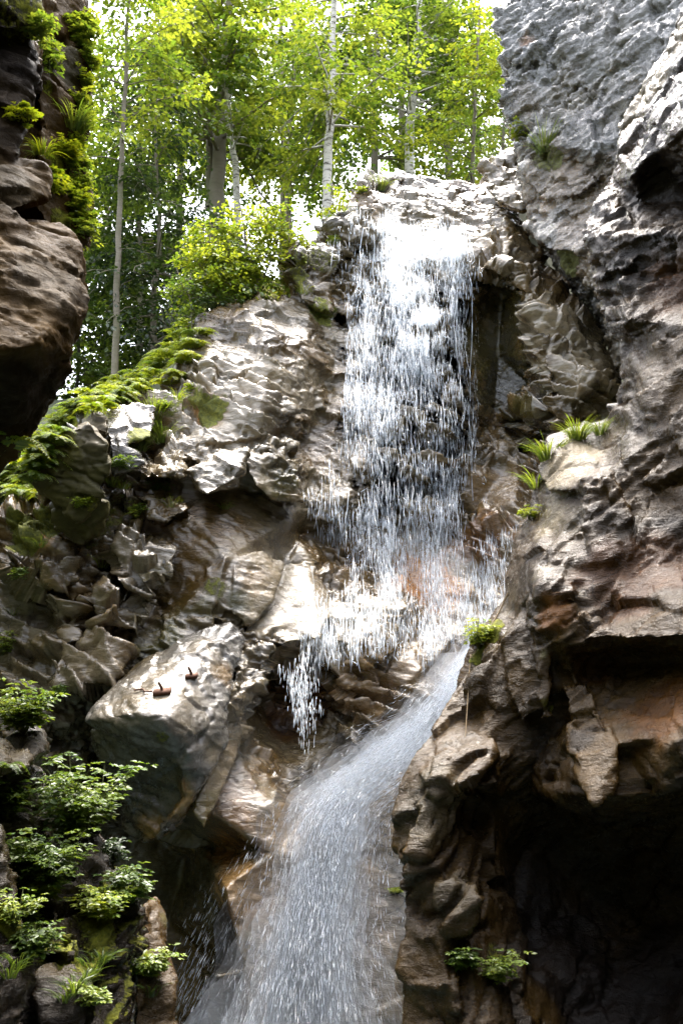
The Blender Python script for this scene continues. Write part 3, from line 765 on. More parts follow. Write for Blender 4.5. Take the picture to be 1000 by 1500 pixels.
# --- mossy rocks at the lower left ---------------------------------------------------------
rock('mossy_rock', [
    hull_np([(-60, 1110, 6.2), (0, 1092, 6.5), (55, 1075, 6.9), (62, 1100, 6.7), (40, 1125, 6.4), (0, 1140, 6.1), (-60, 1140, 6)], 1.4),
    hull_np([(-60, 1145, 6.5), (20, 1135, 6.7), (55, 1120, 7), (65, 1200, 6.9), (60, 1300, 6.7), (-60, 1300, 6.2)], 1.2),
    hull_np([(90, 1225, 7.0), (140, 1215, 7.3), (158, 1260, 7.2), (150, 1300, 6.9), (110, 1285, 6.7)], 1.2),
    hull_np([(40, 1240, 6.9), (110, 1240, 7), (175, 1290, 7), (190, 1400, 6.8), (180, 1560, 6.5), (30, 1560, 6.0), (20, 1400, 6.4)], 1.2),
    hull_np([(55, 1360, 6.3), (90, 1340, 6.5), (125, 1360, 6.4), (110, 1400, 6.1), (60, 1395, 6.1)], .8),
    hull_np([(50, 1430, 6.0), (110, 1410, 6.1), (140, 1450, 6.0), (130, 1560, 5.7), (40, 1560, 5.6)], .8),
    hull_np([(-60, 1200, 5.9), (0, 1190, 6), (22, 1300, 5.9), (35, 1560, 5.6), (-60, 1560, 5.4)], 1.2),
    hull_np([(150, 1250, 7.3), (185, 1310, 7.0), (210, 1330, 7.1), (205, 1400, 6.9), (165, 1380, 6.9)], 1.0),
    hull_np([(-60, 1230, 6.6), (60, 1220, 6.9), (170, 1300, 7.1), (200, 1420, 6.9), (190, 1560, 6.5), (-60, 1560, 5.9)], 1.2),
    hull_np([(60, 1300, 6.6), (130, 1290, 6.8), (165, 1350, 6.7), (150, 1440, 6.4), (90, 1420, 6.3)], 1.0)],
     vox=.024, smooth=7, fac=(.10, .42), fac2=(.05, .16), strata=(.06, .09), sn=(.1, -.3, .93), fine=.015, seed=37, tint=DARK * 1.2, tint2=GREY * .5, material=M_near, wet=.7, tone=.7, mossup=.6, moss=.22,
     flat=True, label='dark mossy broken rock stepping down the lower left corner under leafy plants', cat='rock', spots=[
        (150, 1350, 55, 'moss', .75), (110, 1400, 50, 'moss', .65), (15, 1350, 35, 'moss', .7), (120, 1250, 25, PALE * .9, .8), (30, 1115, 50, GREY * 1.2, .8), (90, 1360, 30, GREY * 1.2, .8), (80, 1420, 40, GREY, .5), (170, 1300, 40, 'moss', .6)])
rock('boulder', [hull_np([(205, 1330, 7.6), (228, 1312, 7.9), (245, 1345, 7.8), (247, 1380, 7.7), (225, 1395, 7.5), (205, 1370, 7.5)], .8),
                 hull_np([(205, 1395, 7.5), (240, 1390, 7.6), (258, 1430, 7.5), (262, 1470, 7.4), (250, 1560, 7.2), (195, 1560, 7.0), (195, 1440, 7.2)], 1.0)],
     vox=.024, smooth=4, fac=(.05, .35), fac2=(.03, .14), strata=(.02, .09), fine=.015, seed=41, tint=GREY * .7, tint2=BROWN * .6, material=M_near, wet=.8, mossup=.2,
     label='small rounded grey-brown boulder beside the mossy corner rock in front of the dark hollow', cat='boulder', spots=[(215, 1410, 20, 'moss', .7), (242, 1345, 10, OLIVE * 1.5, .6)])

# --- unseen gorge walls added beside and behind the viewer, heights set for fill light ------------------------------------------------
rock('unseen_gorge_wall', [
    hull_world([(x, y, z) for x in (2.9, 7) for y in (-12, 6.0) for z in (-5, 10)]),
    hull_world([(x, y, z) for x in (-7, -2.8) for y in (-12, 4.6) for z in (-5, 6.5)]),
    hull_world([(x, y, z) for x in (-7, 7) for y in (-16, -11) for z in (-5, 5)])],
     vox=.22, smooth=2, fac=(.5, 1.6), fac2=(.2, .7), strata=(.2, .5), seed=43, tint=BROWN * .7, tint2=DARK, material=M_dry, wet=.4, mossup=.3, label='unseen dark walls of the gorge, added beside and behind the viewer to hold back light', cat='cliff')

#@@REST
# ------------------------------------------------------------------ ground, stream
CTRL = np.array([P(*p) for p in [(-60, 770, 18), (0, 752, 18.3), (60, 710, 18.6), (110, 622, 18.6), (200, 605, 19.2), (285, 492, 20.6), (350, 452, 21.2), (430, 412, 21.8), (490, 345, 22.3), (562, 272, 24.0), (650, 272, 25.0), (715, 262, 24.8), (745, 250, 23),
                                (110, 580, 27), (228, 510, 26), (318, 306, 31), (478, 318, 27.5), (598, 228, 32), (720, 255, 30), (60, 690, 30), (180, 540, 23), (250, 530, 22)]] + [np.array(q) for q in
                [(-30, 30, 6), (-30, 60, 12), (0, 70, 22), (40, 60, 26), (30, 25, 24), (12, 20, 24), (14, 5, 20), (14, -30, 18), (-14, -30, 15), (-12, 5, 12), (-12, 15, 5), (60, -60, 20), (-60, -60, 14), (-60, 60, 16), (0, 120, 30)]])


def ground_z(x, y):
    d = (x[:, None] - CTRL[None, :, 0]) ** 2 + (y[:, None] - CTRL[None, :, 1]) ** 2 + 3
    wgt = d ** -1.6
    z = (wgt * CTRL[None, :, 2]).sum(1) / wgt.sum(1)
    # the gorge is cut down to the stream bed
    fr = np.interp(x, [-8, -6, -4.5, -3.3, -2.4, -1.2, -.2, .9, 2.2, 3.6, 5, 6.5, 11], [17.9, 18.2, 18.8, 19.6, 20.6, 21.4, 22.2, 24, 24.8, 24, 24, 24, 24])
    cut = (x > -6.6) & (x < 11) & (y < fr) & (y > -15)
    z = np.where(cut, -4.6, z - .9 * sstep(19, 23, y))
    return z


ax = np.unique(np.concatenate([np.linspace(-500, -40, 14), np.linspace(-40, -9, 25), np.linspace(-9, 9, 73), np.linspace(9, 40, 25), np.linspace(40, 500, 14)]))
ay = np.unique(np.concatenate([np.linspace(-500, -20, 14), np.linspace(-20, 16, 30), np.linspace(16, 34, 73), np.linspace(34, 80, 24), np.linspace(80, 600, 14)]))
gx, gy = np.meshgrid(ax, ay)
gx, gy = gx.ravel(), gy.ravel()
gz = ground_z(gx, gy)
gz = gz + np.where(gz > -4, .12 * fbm(np.stack([gx, gy, gz * 0], 1) * .9, 3, 5), 0)
nx, ny = len(ax), len(ay)
ii = (np.arange(ny - 1)[:, None] * nx + np.arange(nx - 1)[None, :]).ravel()
M_ground = plain('forest_floor', (.022, .028, .008), .9, 0, 5, .6, .8)
g = mesh_np('ground', np.stack([gx, gy, gz], 1), np.stack([ii, ii + 1, ii + nx + 1, ii + nx], 1), M_ground)
tag(g, kind='structure')
GBV = BVHTree.FromPolygons([Vector(v) for v in np.stack([gx, gy, gz], 1)], [tuple(q) for q in np.stack([ii, ii + 1, ii + nx + 1, ii + nx], 1)])


def gz1(x, y):
    h = GBV.ray_cast(Vector((x, y, 80)), Vector((0, 0, -1)))
    return h[0].z if h[0] is not None else 0


m, nt, out = mat('stream_water')
b = N(nt, 'ShaderNodeBsdfPrincipled', Roughness=.08)
b.inputs['Base Color'].default_value = (.05, .08, .08, 1)
nz = N(nt, 'ShaderNodeTexNoise', Scale=3, Detail=4)
L(nt, N(nt, 'ShaderNodeNewGeometry').outputs['Position'], nz.inputs['Vector'])
bp = N(nt, 'ShaderNodeBump', Strength=.5, Distance=.1)
L(nt, nz.outputs['Fac'], bp.inputs['Height']); L(nt, bp.outputs[0], b.inputs['Normal']); L(nt, b.outputs[0], out.inputs[0])
xs = np.linspace(-6.4, 6.4, 20); ys = np.linspace(-10.5, 18, 40)
wx, wy = np.meshgrid(xs, ys); wx, wy = wx.ravel(), wy.ravel()
ii = (np.arange(39)[:, None] * 20 + np.arange(19)[None, :]).ravel()
tag(mesh_np('water', np.stack([wx, wy, -3.9 + .05 * np.sin(wx * 2 + wy * 3)], 1), np.stack([ii, ii + 1, ii + 21, ii + 20], 1), m), kind='structure')

# mossy earth bank behind the crest of the cliff
bnd = [(40, 780, 18.2), (0, 770, 18.2), (-60, 790, 18.2), (-60, 700, 20), (0, 690, 20.5), (60, 668, 20.5), (95, 612, 21.5), (150, 575, 22.5), (200, 540, 23.2), (250, 505, 23.2), (285, 455, 22.8), (340, 430, 22.6), (430, 402, 22.6), (492, 338, 23.2), (520, 300, 23.8), (540, 330, 22.8),
       (440, 470, 21.2), (340, 480, 20.7), (290, 540, 20.1), (250, 620, 19.1), (130, 660, 18.4), (80, 730, 18.2)]
inn = [(150, 610, 19.6), (220, 580, 20.3), (200, 570, 21), (270, 520, 21), (300, 470, 21.5), (380, 440, 21.5), (470, 400, 21.8), (60, 720, 18.8)]
M_bank = rock_material('mossy_earth', bump=.8, rough=(.8, .9), ior=1.3)
rock('hillside', [], [relief_np(bnd, inn, 3, (0, 1, .1))], vox=.09, smooth=4, fac=(.08, .8), fac2=(.05, .3), strata=(.02, .3), fine=.05, seed=71, tint=BROWN * .6, tint2=OLIVE, material=M_bank, wet=.1, moss=.6, kind='structure')

# ------------------------------------------------------------------ plants: helpers
M_leaf = leaf_material('sunlit_leaves', .5)
M_fern = leaf_material('fern_leaves', .4)
M_dim = plain('dark_bark', (.045, .04, .028), .85, 0, 8, .5, .6)
M_birch = bark_material('birch_bark', True)
M_bark = bark_material('mossy_bark', False)
M_stem = plain('green_stem', (.07, .08, .02), .7)
M_root = plain('hanging_root', (.16, .11, .05), .8)


def leaves(name, base, axis, nrm, size, width, col, parent, m, fold=.12, droop=.1):
    """two folded quads per leaf"""
    n = len(base)
    axis = axis / (np.linalg.norm(axis, axis=1, keepdims=True) + 1e-9)
    side = np.cross(axis, nrm); side /= np.linalg.norm(side, axis=1, keepdims=True) + 1e-9
    up = np.cross(side, axis)
    s = np.asarray(size)[:, None]; wd = s * np.asarray(width)[:, None] if np.ndim(width) else s * width
    q = lambda t, y, z: base + axis * s * t + side * wd * y + up * s * z
    V = np.stack([q(0, 0, 0), q(.32, .5, fold), q(.7, .36, fold * .5 - droop * .5), q(1, 0, -droop), q(.7, -.36, fold * .5 - droop * .5), q(.32, -.5, fold)], 1).reshape(-1, 3)
    k = np.arange(n)[:, None] * 6
    Fc = np.concatenate([k + [0, 1, 2, 3], k + [0, 3, 4, 5]])
    return mesh_np(name, V, Fc, m, parent, dict(tint=np.repeat(col, 6, 0)), smooth=False)


def tube_np(path, rad, sides=7):
    path = np.asarray(path, float)
    n = len(path)
    rad = np.ones(n) * rad if np.ndim(rad) == 0 else np.asarray(rad)
    t = np.gradient(path, axis=0); t /= np.linalg.norm(t, axis=1, keepdims=True) + 1e-9
    ref = np.array([1., .13, .2])
    a = np.cross(t, ref); a /= np.linalg.norm(a, axis=1, keepdims=True) + 1e-9
    b = np.cross(t, a)
    th = np.linspace(0, 2 * math.pi, sides, endpoint=False)
    V = (path[:, None] + rad[:, None, None] * (np.cos(th)[None, :, None] * a[:, None] + np.sin(th)[None, :, None] * b[:, None])).reshape(-1, 3)
    Fc = []
    for i in range(n - 1):
        for j in range(sides):
            k = (j + 1) % sides
            Fc.append((i * sides + j, i * sides + k, (i + 1) * sides + k, (i + 1) * sides + j))
    return V, np.array(Fc)


class Bag:
    def __init__(s): s.V, s.F, s.n = [], [], 0

    def add(s, V, Fc):
        s.V.append(V); s.F.append(Fc + s.n); s.n += len(V)

    def out(s): return np.concatenate(s.V), np.concatenate(s.F)


def spline(pts, n):
    pts = np.asarray(pts, float)
    k = len(pts)
    pp = np.concatenate([[2 * pts[0] - pts[1]], pts, [2 * pts[-1] - pts[-2]]])
    o = []
    for u in np.linspace(0, k - 1 - 1e-6, n):
        i = int(u); f = u - i
        a, b, c, d = pp[i:i + 4]
        o.append(.5 * ((2 * b) + (-a + c) * f + (2 * a - 5 * b + 4 * c - d) * f * f + (-a + 3 * b - 3 * c + d) * f ** 3))
    return np.array(o)


GREENS = dict(bright=((.075, .135, .018), (.18, .225, .03)), mid=((.045, .088, .016), (.11, .16, .024)), dark=((.014, .032, .010), (.035, .06, .014)), yellow=((.10, .17, .012), (.22, .25, .015)), lime=((.10, .165, .018), (.22, .26, .028)), spruce=((.03, .07, .015), (.10, .14, .02)))


def cols(n, pal, var=.25, low=None):
    a, b = (np.array(c) for c in GREENS[pal])
    k = rng.random(n) if low is None else np.clip(low + rng.normal(0, .25, n), 0, 1)
    c = a * (1 - k[:, None]) + b * k[:, None]
    return c * (1 + rng.normal(0, var * .5, (n, 1))).clip(.4, 1.8)


def tree(label, stems, nb, crown, pal, leaf=.16, name='broadleaf_tree', bark=None, width=.75, group=None, rad=2.6, up=.25, droop=.35, step=.26, tw=.8, pertwig=13, t0=.2, t1=1.):
    """stems: list of (px path with depths, base radius, top radius). limbs grow out along the stems, twigs along the limbs, leaves along the twigs"""
    base = P(*stems[0][0][0])
    base[2] = min(base[2], gz1(base[0], base[1]) - .1) if base[1] > 19 else base[2]
    t = empty(name, base, label, 'tree' if 'tree' in name or 'birch' in name or 'maple' in name else 'shrub', group)
    bag = Bag()
    LB, LA, LN, LC = [], [], [], []
    for si, (pp, r0, r1) in enumerate(stems):
        path = PA(pp)
        if si == 0: path[0] = base
        path = spline(path, 26)
        path[1:-1] += rng.normal(0, r0 * .12, (24, 3))
        rr = np.linspace(r0, r1, 26); rr[0] *= 1.35; rr[1] *= 1.12
        bag.add(*tube_np(path, rr, 10))
        n = max(3, int(nb * 1.25) // len(stems))
        for k in range(n):
            u = t0 + (t1 - t0) * (k + rng.random()) / n
            i = min(24, int(u * 25)); p0 = path[i]
            az = rng.random() * 2 * math.pi
            prof = crown(u)
            Lb = rad * prof * (.65 + .5 * rng.random())
            d = np.array([math.cos(az), math.sin(az), up + .25 * rng.normal()])
            m_ = 9
            s = np.linspace(0, 1, m_)[:, None]
            bp_ = p0 + d * s * Lb + np.array([0, 0, -droop * Lb]) * s ** 2 + np.cumsum(rng.normal(0, .05 * Lb / m_ * 3, (m_, 3)), 0) * s
            bag.add(*tube_np(bp_, np.linspace(max(.012, rr[i] * .35), .006, m_), 4))
            pal_k = np.clip(.5 + .35 * rng.normal(), 0, 1)
            q = .25
            while q < 1.0:
                pt = bp_[0] + 0
                ii_ = q * (m_ - 1); a = int(ii_); f = ii_ - a
                pt = bp_[a] * (1 - f) + bp_[min(a + 1, m_ - 1)] * f
                dirb = bp_[min(a + 1, m_ - 1)] - bp_[a]; dirb /= np.linalg.norm(dirb) + 1e-9
                for sgn in (-1, 1):
                    sd_ = np.cross(dirb, [0, 0, 1]) * sgn
                    td = sd_ * (.75 + .3 * rng.random()) + dirb * (.5 + .4 * rng.random()) + np.array([0, 0, .15 * rng.normal() - .05])
                    td /= np.linalg.norm(td)
                    tl = tw * (.5 + .7 * rng.random()) * (1.15 - .6 * q)
                    nl = max(3, int(pertwig * tl / tw))
                    v = np.linspace(.15, 1, nl)[:, None]
                    LB.append(pt + td * v * tl + np.array([0, 0, -.25 * tl]) * v ** 2 + rng.normal(0, .05, (nl, 3)))
                    lat = np.cross(td, [0, 0, 1.])
                    alt = np.where(np.arange(nl) % 2, 1, -1)[:, None]
                    LA.append(td * .8 + lat * alt * .8 + rng.normal(0, .3, (nl, 3)) + np.array([0, 0, -.3]))
                    LN.append(np.array([0, 0, 1.]) + rng.normal(0, .38, (nl, 3)))
                    LC.append(np.full(nl, pal_k))
                q += step / max(Lb, .3) * (.7 + .6 * rng.random())
    V, Fc = bag.out()
    mesh_np('trunk', V, Fc, bark or M_bark, t)
    LB, LA, LN, LC = (np.concatenate(x) for x in (LB, LA, LN, LC))
    c = cols(len(LB), pal, low=LC)
    leaves('crown', LB, LA, LN, leaf * (.6 + .6 * rng.random(len(LB))), width, c, t, M_leaf)
    return t, len(LB)


round_ = lambda u: .35 + .75 * math.sin(math.pi * min(1, max(0, u)) ** .8)
cone_ = lambda u: 1.15 - .95 * u
nleaf = 0
TG = 'trees on the slope above the fall'
for args in [
    dict(label='tallest forked mossy tree rising behind the bright bush above the left ledge', stems=[([(318, 306, 31), (321, 220, 31), (326, 120, 31), (334, 20, 31), (345, -120, 31)], .30, .10), ([(309, 306, 31.2), (308, 200, 31.2), (300, 90, 31), (280, -40, 30.5)], .17, .05)], nb=58, crown=round_, pal='bright', rad=4.0, leaf=.2, t0=.22),
    dict(label='slender leaning birch with pale bark right of the forked tree', stems=[([(352, 300, 30), (345, 250, 30), (336, 190, 30), (333, 130, 30), (318, 40, 30), (312, -80, 30)], .13, .05)], nb=24, crown=round_, pal='bright', rad=2.8, name='birch', bark=M_birch, t0=.3, leaf=.18),
    dict(label='white birch with mossy patches standing just left of the fall lip', stems=[([(478, 330, 27.5), (480, 260, 27.5), (484, 160, 27.5), (487, 60, 27.5), (492, -120, 27.5)], .17, .08)], nb=34, crown=round_, pal='bright', rad=3.0, name='birch', bark=M_birch, t0=.38, leaf=.17),
    dict(label='white birch with dark mossy foot standing above the middle of the lip', stems=[([(598, 240, 32), (600, 190, 32), (606, 110, 32), (613, 30, 32), (622, -110, 32)], .19, .09)], nb=38, crown=round_, pal='mid', rad=3.4, name='birch', bark=M_birch, t0=.3, leaf=.19),
    dict(label='thin dark tree with deep green crown between the overhang and the bright bush', stems=[([(228, 515, 26), (225, 440, 26), (234, 350, 26), (228, 200, 26), (236, 60, 26)], .11, .02)], nb=66, crown=round_, pal='dark', rad=2.6, leaf=.14, t0=.12, up=.1, droop=.5),
    dict(label='thin dark trunked tree close beside the overhanging rock at left', stems=[([(110, 590, 28), (116, 520, 28), (110, 440, 28), (121, 330, 28), (116, 200, 28), (130, 60, 28)], .055, .015)], nb=64, bark=M_dim, crown=round_, pal='mid', rad=2.5, leaf=.16, t0=.1, droop=.45),
    dict(label='young yellow-green maple right of the lip below the dripping rock face', stems=[([(690, 285, 29), (692, 220, 29), (697, 120, 29), (702, 10, 29)], .09, .03)], nb=50, crown=round_, pal='lime', rad=2.0, leaf=.15, name='maple', t0=.05),
    dict(label='dark green little conifer tucked against the dripping rock face', stems=[([(735, 262, 25), (736, 220, 25), (738, 170, 25), (740, 110, 25)], .06, .015)], nb=44, crown=cone_, pal='spruce', rad=1.0, leaf=.12, width=.3, name='conifer_tree', t0=.02, tw=.4, pertwig=12, up=.05, droop=.4),
    dict(label='leafy tree whose yellow-green sprays hang beside the top of the overhanging rock', stems=[([(170, 560, 24), (172, 420, 24), (178, 250, 24), (186, 80, 24), (190, -60, 24)], .10, .04)], nb=36, crown=round_, pal='bright', rad=2.3, leaf=.16, t0=.55),
    dict(label='deep green tree behind the mossy footed birch', stems=[([(545, 250, 38), (548, 150, 38), (552, 40, 38), (556, -100, 38)], .2, .08)], nb=44, crown=round_, pal='mid', rad=3.8, leaf=.22, t0=.1, group=TG),
    dict(label='deep green tree filling the gap between the maple and the mossy footed birch', stems=[([(655, 255, 36), (655, 150, 36), (660, 40, 36), (664, -100, 36)], .2, .08)], nb=44, crown=round_, pal='mid', rad=3.4, leaf=.2, t0=.08, group=TG),
    dict(label='dim tree behind the forked tree on the far slope', stems=[([(262, 420, 40), (264, 280, 40), (268, 120, 40), (270, -60, 40)], .2, .08)], nb=56, crown=round_, pal='mid', rad=4.2, leaf=.22, t0=.05, group=TG),
    dict(label='dim tree between the forked tree and the birch by the lip', stems=[([(415, 340, 42), (416, 220, 42), (412, 100, 42), (410, -60, 42)], .2, .08)], nb=26, crown=round_, pal='mid', rad=3.6, leaf=.22, t0=.0, group=TG),
    dict(label='shady tree standing behind the thin dark tree, lower crown than its neighbours', stems=[([(205, 520, 33), (207, 420, 33), (204, 300, 33), (208, 130, 33)], .14, .05)], nb=60, crown=round_, pal='mid', rad=3.2, leaf=.19, t0=.0, group=TG),
    dict(label='leafy tree between the slender leaning birch and the white birch, behind both', stems=[([(425, 330, 35), (424, 220, 35), (430, 100, 35), (428, -60, 35)], .13, .05)], nb=44, crown=round_, pal='mid', rad=3.0, leaf=.19, t0=.25, group=TG),
    dict(label='leafy tree high behind the mossy footed birch', stems=[([(585, 250, 44), (588, 150, 44), (583, 40, 44), (586, -140, 44)], .2, .08)], nb=56, crown=round_, pal='mid', rad=4.4, leaf=.24, t0=.1, group=TG),
    dict(label='leafy tree half hidden behind the brown bulge of the overhanging rock', stems=[([(60, 640, 27), (62, 520, 27), (58, 380, 27), (64, 200, 27), (60, 20, 27)], .13, .04)], nb=56, crown=round_, pal='mid', rad=2.8, leaf=.17, t0=.08, group=TG),
    dict(label='leafy tree almost hidden by the overhanging rock, left of the half hidden one', stems=[([(-60, 720, 28), (-58, 560, 28), (-66, 380, 28), (-60, 200, 28), (-64, 20, 28)], .14, .04)], nb=56, crown=round_, pal='bright', rad=3.0, leaf=.18, t0=.08, group=TG),
    dict(label='low dark tree far behind the ferny bank at left', stems=[([(160, 560, 36), (162, 470, 36), (160, 380, 36), (158, 250, 36)], .18, .06)], nb=50, crown=round_, pal='dark', rad=3.6, leaf=.2, t0=.0, group=TG),
    dict(label='low green tree seen under the overhanging rock at far left', stems=[([(20, 740, 26), (22, 700, 26), (24, 650, 26), (28, 580, 26)], .1, .03)], nb=40, crown=round_, pal='mid', rad=2.0, leaf=.15, t0=.0, group=TG),
]:
    t, k = tree(**args)
    nleaf += k
for args in [
    dict(label='bright yellow-green leafy bush on the ledge left of the fall', stems=[([(365, 440, 21.0), (362, 390, 21.0), (358, 340, 21.0), (352, 300, 21.0)], .04, .012), ([(370, 440, 21.0), (395, 385, 21.0), (415, 330, 21.0)], .03, .01), ([(355, 440, 21.0), (320, 380, 21.0), (300, 325, 21.0)], .03, .01)], nb=90, crown=round_, pal='lime', rad=.95, leaf=.11, name='bush', t0=.15, tw=.4, step=.16, pertwig=9),
    dict(label='lower bright bush spilling over the ledge edge left of the taller bush', stems=[([(315, 455, 20.7), (308, 425, 20.7), (300, 390, 20.7), (296, 360, 20.7)], .03, .01), ([(315, 455, 20.7), (335, 425, 20.6), (345, 395, 20.6)], .025, .01)], nb=60, crown=round_, pal='lime', rad=.75, leaf=.10, name='bush', t0=.1, tw=.38, step=.15, pertwig=9),
    dict(label='small bright bush between the taller bush and the mossy rock beside the lip', stems=[([(420, 415, 21.2), (422, 390, 21.2), (426, 360, 21.2)], .025, .01)], nb=34, crown=round_, pal='bright', rad=.7, leaf=.09, name='bush', t0=.1, tw=.35, step=.15, pertwig=9),
    dict(label='young spruce sapling with drooping sprays beside the bright bush', stems=[([(330, 450, 20.6), (332, 420, 20.6), (334, 380, 20.6), (335, 350, 20.6)], .035, .01)], nb=36, crown=cone_, pal='spruce', rad=.95, leaf=.09, width=.25, name='spruce_sapling', t0=.05, tw=.3, step=.12, pertwig=14, up=.05, droop=.35),
    dict(label='small yellow leaved shrub at the foot of the birch by the lip', stems=[([(490, 325, 22.6), (488, 305, 22.6), (484, 285, 22.6)], .02, .008), ([(490, 325, 22.6), (505, 308, 22.6), (512, 296, 22.6)], .02, .008)], nb=16, crown=round_, pal='yellow', rad=.5, leaf=.09, name='shrub', t0=.1, tw=.3, step=.14, pertwig=7),
    dict(label='hanging green shrub drooping below the bush over the ledge edge', stems=[([(285, 470, 20.2), (280, 450, 20.1), (276, 425, 20.1), (280, 400, 20.2)], .02, .008)], nb=24, crown=round_, pal='mid', rad=.6, leaf=.08, name='shrub', t0=.1, tw=.3, step=.13, pertwig=9),
]:
    t, k = tree(**args)
    nleaf += k
print('leaves', nleaf, round(time.time() - T0, 1))


def hit(px, py, *names):
    best = None
    for k, (bv, V, Fc, Nn) in ROCK.items():
        h = ray(bv, px, py)
        if h is not None and (best is None or h[1] < best[1]): best = h
    d = P(px, py, 10) - np.array([0, 0, CAMZ])
    hg = GBV.ray_cast(Vector((0, 0, CAMZ)), Vector(d))
    if hg[0] is not None and (best is None or hg[0].y < best[1]): best = np.array(hg[0])
    return best


def fern(label, px, py, size, pal='bright', fronds=11, name='fern', cat='fern', group=None, Y=None, spread=1., lean=(0, -.3, 0), wid=.24):
    p = hit(px, py) if Y is None else P(px, py, Y)
    if p is None: return
    t = empty(name, p, label, cat, group)
    LB, LA, LN, LC = [], [], [], []
    bag = Bag()
    for k in range(fronds):
        az = 2 * math.pi * (k + rng.random()) / fronds
        d = np.array([math.cos(az), math.sin(az), 0]) * spread + np.array(lean)
        Lf = size * (.7 + .5 * rng.random())
        s = np.linspace(0, 1, 22)[:, None]
        path = p + d * s * Lf * .75 + np.array([0, 0, 1.]) * Lf * (.8 * s - .85 * s ** 2.2)
        bag.add(*tube_np(path, np.linspace(.006, .002, 22) * size * 2, 3))
        tg = np.gradient(path, axis=0); tg /= np.linalg.norm(tg, axis=1, keepdims=True)
        lat = np.cross(tg, [0, 0, 1.]); lat /= np.linalg.norm(lat, axis=1, keepdims=True) + 1e-9
        up = np.cross(lat, tg)
        kk = np.clip(.5 + .3 * rng.normal(), 0, 1)
        for sg in (-1, 1):
            LB.append(path[3:]); LA.append(lat[3:] * sg + tg[3:] * .55 - up[3:] * .15 + rng.normal(0, .08, (19, 3))); LN.append(up[3:] + rng.normal(0, .15, (19, 3)))
            LC.append(np.stack([np.full(19, kk), Lf * .26 * (1.05 - np.linspace(0, 1, 19) ** 1.5 * .8)], 1))
    LB, LA, LN, LC = (np.concatenate(x) for x in (LB, LA, LN, LC))
    leaves('fronds', LB, LA, LN, LC[:, 1], wid, cols(len(LB), pal, low=LC[:, 0]), t, M_fern, fold=.04)
    V, Fc = bag.out()
    mesh_np('stalks', V, Fc, M_stem, t)


def tuft(label, px, py, h, n=90, pal='bright', group=None, name='grass_tuft', hang=.0, rad=.25, Y=None):
    p = hit(px, py) if Y is None else P(px, py, Y)
    if p is None: return
    a = rng.random(n) * 2 * math.pi
    rr = np.sqrt(rng.random(n)) * rad * h
    b = p + np.stack([np.cos(a) * rr, np.sin(a) * rr, np.zeros(n) - .03], 1)
    d = np.stack([np.cos(a), np.sin(a) - .35, np.zeros(n)], 1) * (.25 + .6 * rng.random((n, 1)))
    ln = h * (.55 + .6 * rng.random(n))[:, None]
    S = 6
    V = np.zeros((n, S, 2, 3))
    side = np.stack([-np.sin(a), np.cos(a), 0 * a], 1) * (.008 * h + .0022)
    side += rng.normal(0, .002, side.shape)
    for i in range(S):
        s = i / (S - 1)
        c = b + d * ln * s * (.6 + .6 * s) + np.array([0, 0, 1.]) * ln * (.95 * s - (.45 + hang) * s ** 2.4)
        w_ = side * (1 - s) ** .7
        V[:, i, 0] = c - w_; V[:, i, 1] = c + w_
    k = np.arange(n)[:, None] * S * 2
    Fc = np.concatenate([k + [2 * i, 2 * i + 1, 2 * i + 3, 2 * i + 2] for i in range(S - 1)])
    col = np.repeat(cols(n, pal), S * 2, 0)
    o = mesh_np(name, V.reshape(-1, 3), Fc, M_fern, None, dict(tint=col), smooth=False)
    tag(o, label, 'grass', group)


def herb(label, px, py, h, stems=7, pal='mid', leaf=.06, name='leafy_plant', cat='plant', group=None, hang=False, Y=None, width=.55, spread=.5):
    """upright or hanging stems with compound leaves in pairs"""
    p = hit(px, py) if Y is None else P(px, py, Y)
    if p is None: return
    t = empty(name, p, label, cat, group)
    LB, LA, LN, LC = [], [], [], []
    bag = Bag()
    for k in range(stems):
        az = rng.random() * 2 * math.pi
        out_ = np.array([math.cos(az), math.sin(az) - .5, 0]) * spread * (.4 + .8 * rng.random())
        Ls = h * (.5 + .6 * rng.random())
        s = np.linspace(0, 1, 9)[:, None]
        path = p + out_ * Ls * s + np.array([0, 0, -1. if hang else 1.]) * Ls * (s * .9 - (0 if hang else .25) * s ** 2) + np.cumsum(rng.normal(0, .02 * Ls, (9, 3)), 0)
        bag.add(*tube_np(path, np.linspace(.006, .002, 9), 4))
        kk = np.clip(.5 + .3 * rng.normal(), 0, 1)
        for i in range(2, 9):
            for j in range(2):
                a2 = rng.random() * 2 * math.pi
                ld = np.array([math.cos(a2), math.sin(a2) - .3, .1 + .3 * rng.random()]); ld /= np.linalg.norm(ld)
                pl = leaf * 2.2 * (.6 + .5 * rng.random())
                lat = np.cross(ld, [0, 0, 1.])
                for v, sg in ((1, 0), (.95, 1), (.95, -1), (.5, 1), (.5, -1)):
                    LB.append(path[i] + ld * pl * v + np.array([0, 0, -.3 * pl * v * v]))
                    LA.append(ld * (1 if sg == 0 else .5) + lat * sg + rng.normal(0, .12, 3) + np.array([0, 0, -.2]))
                    LN.append(np.array([0, -.15, 1]) + rng.normal(0, .25, 3)); LC.append(kk)
    LB, LA, LN, LC = (np.array(x) for x in (LB, LA, LN, LC))
    leaves('foliage', LB, LA, LN, leaf * (.6 + .6 * rng.random(len(LB))), width, cols(len(LB), pal, low=LC), t, M_fern)
    V, Fc = bag.out()
    mesh_np('stems', V, Fc, M_stem, t)


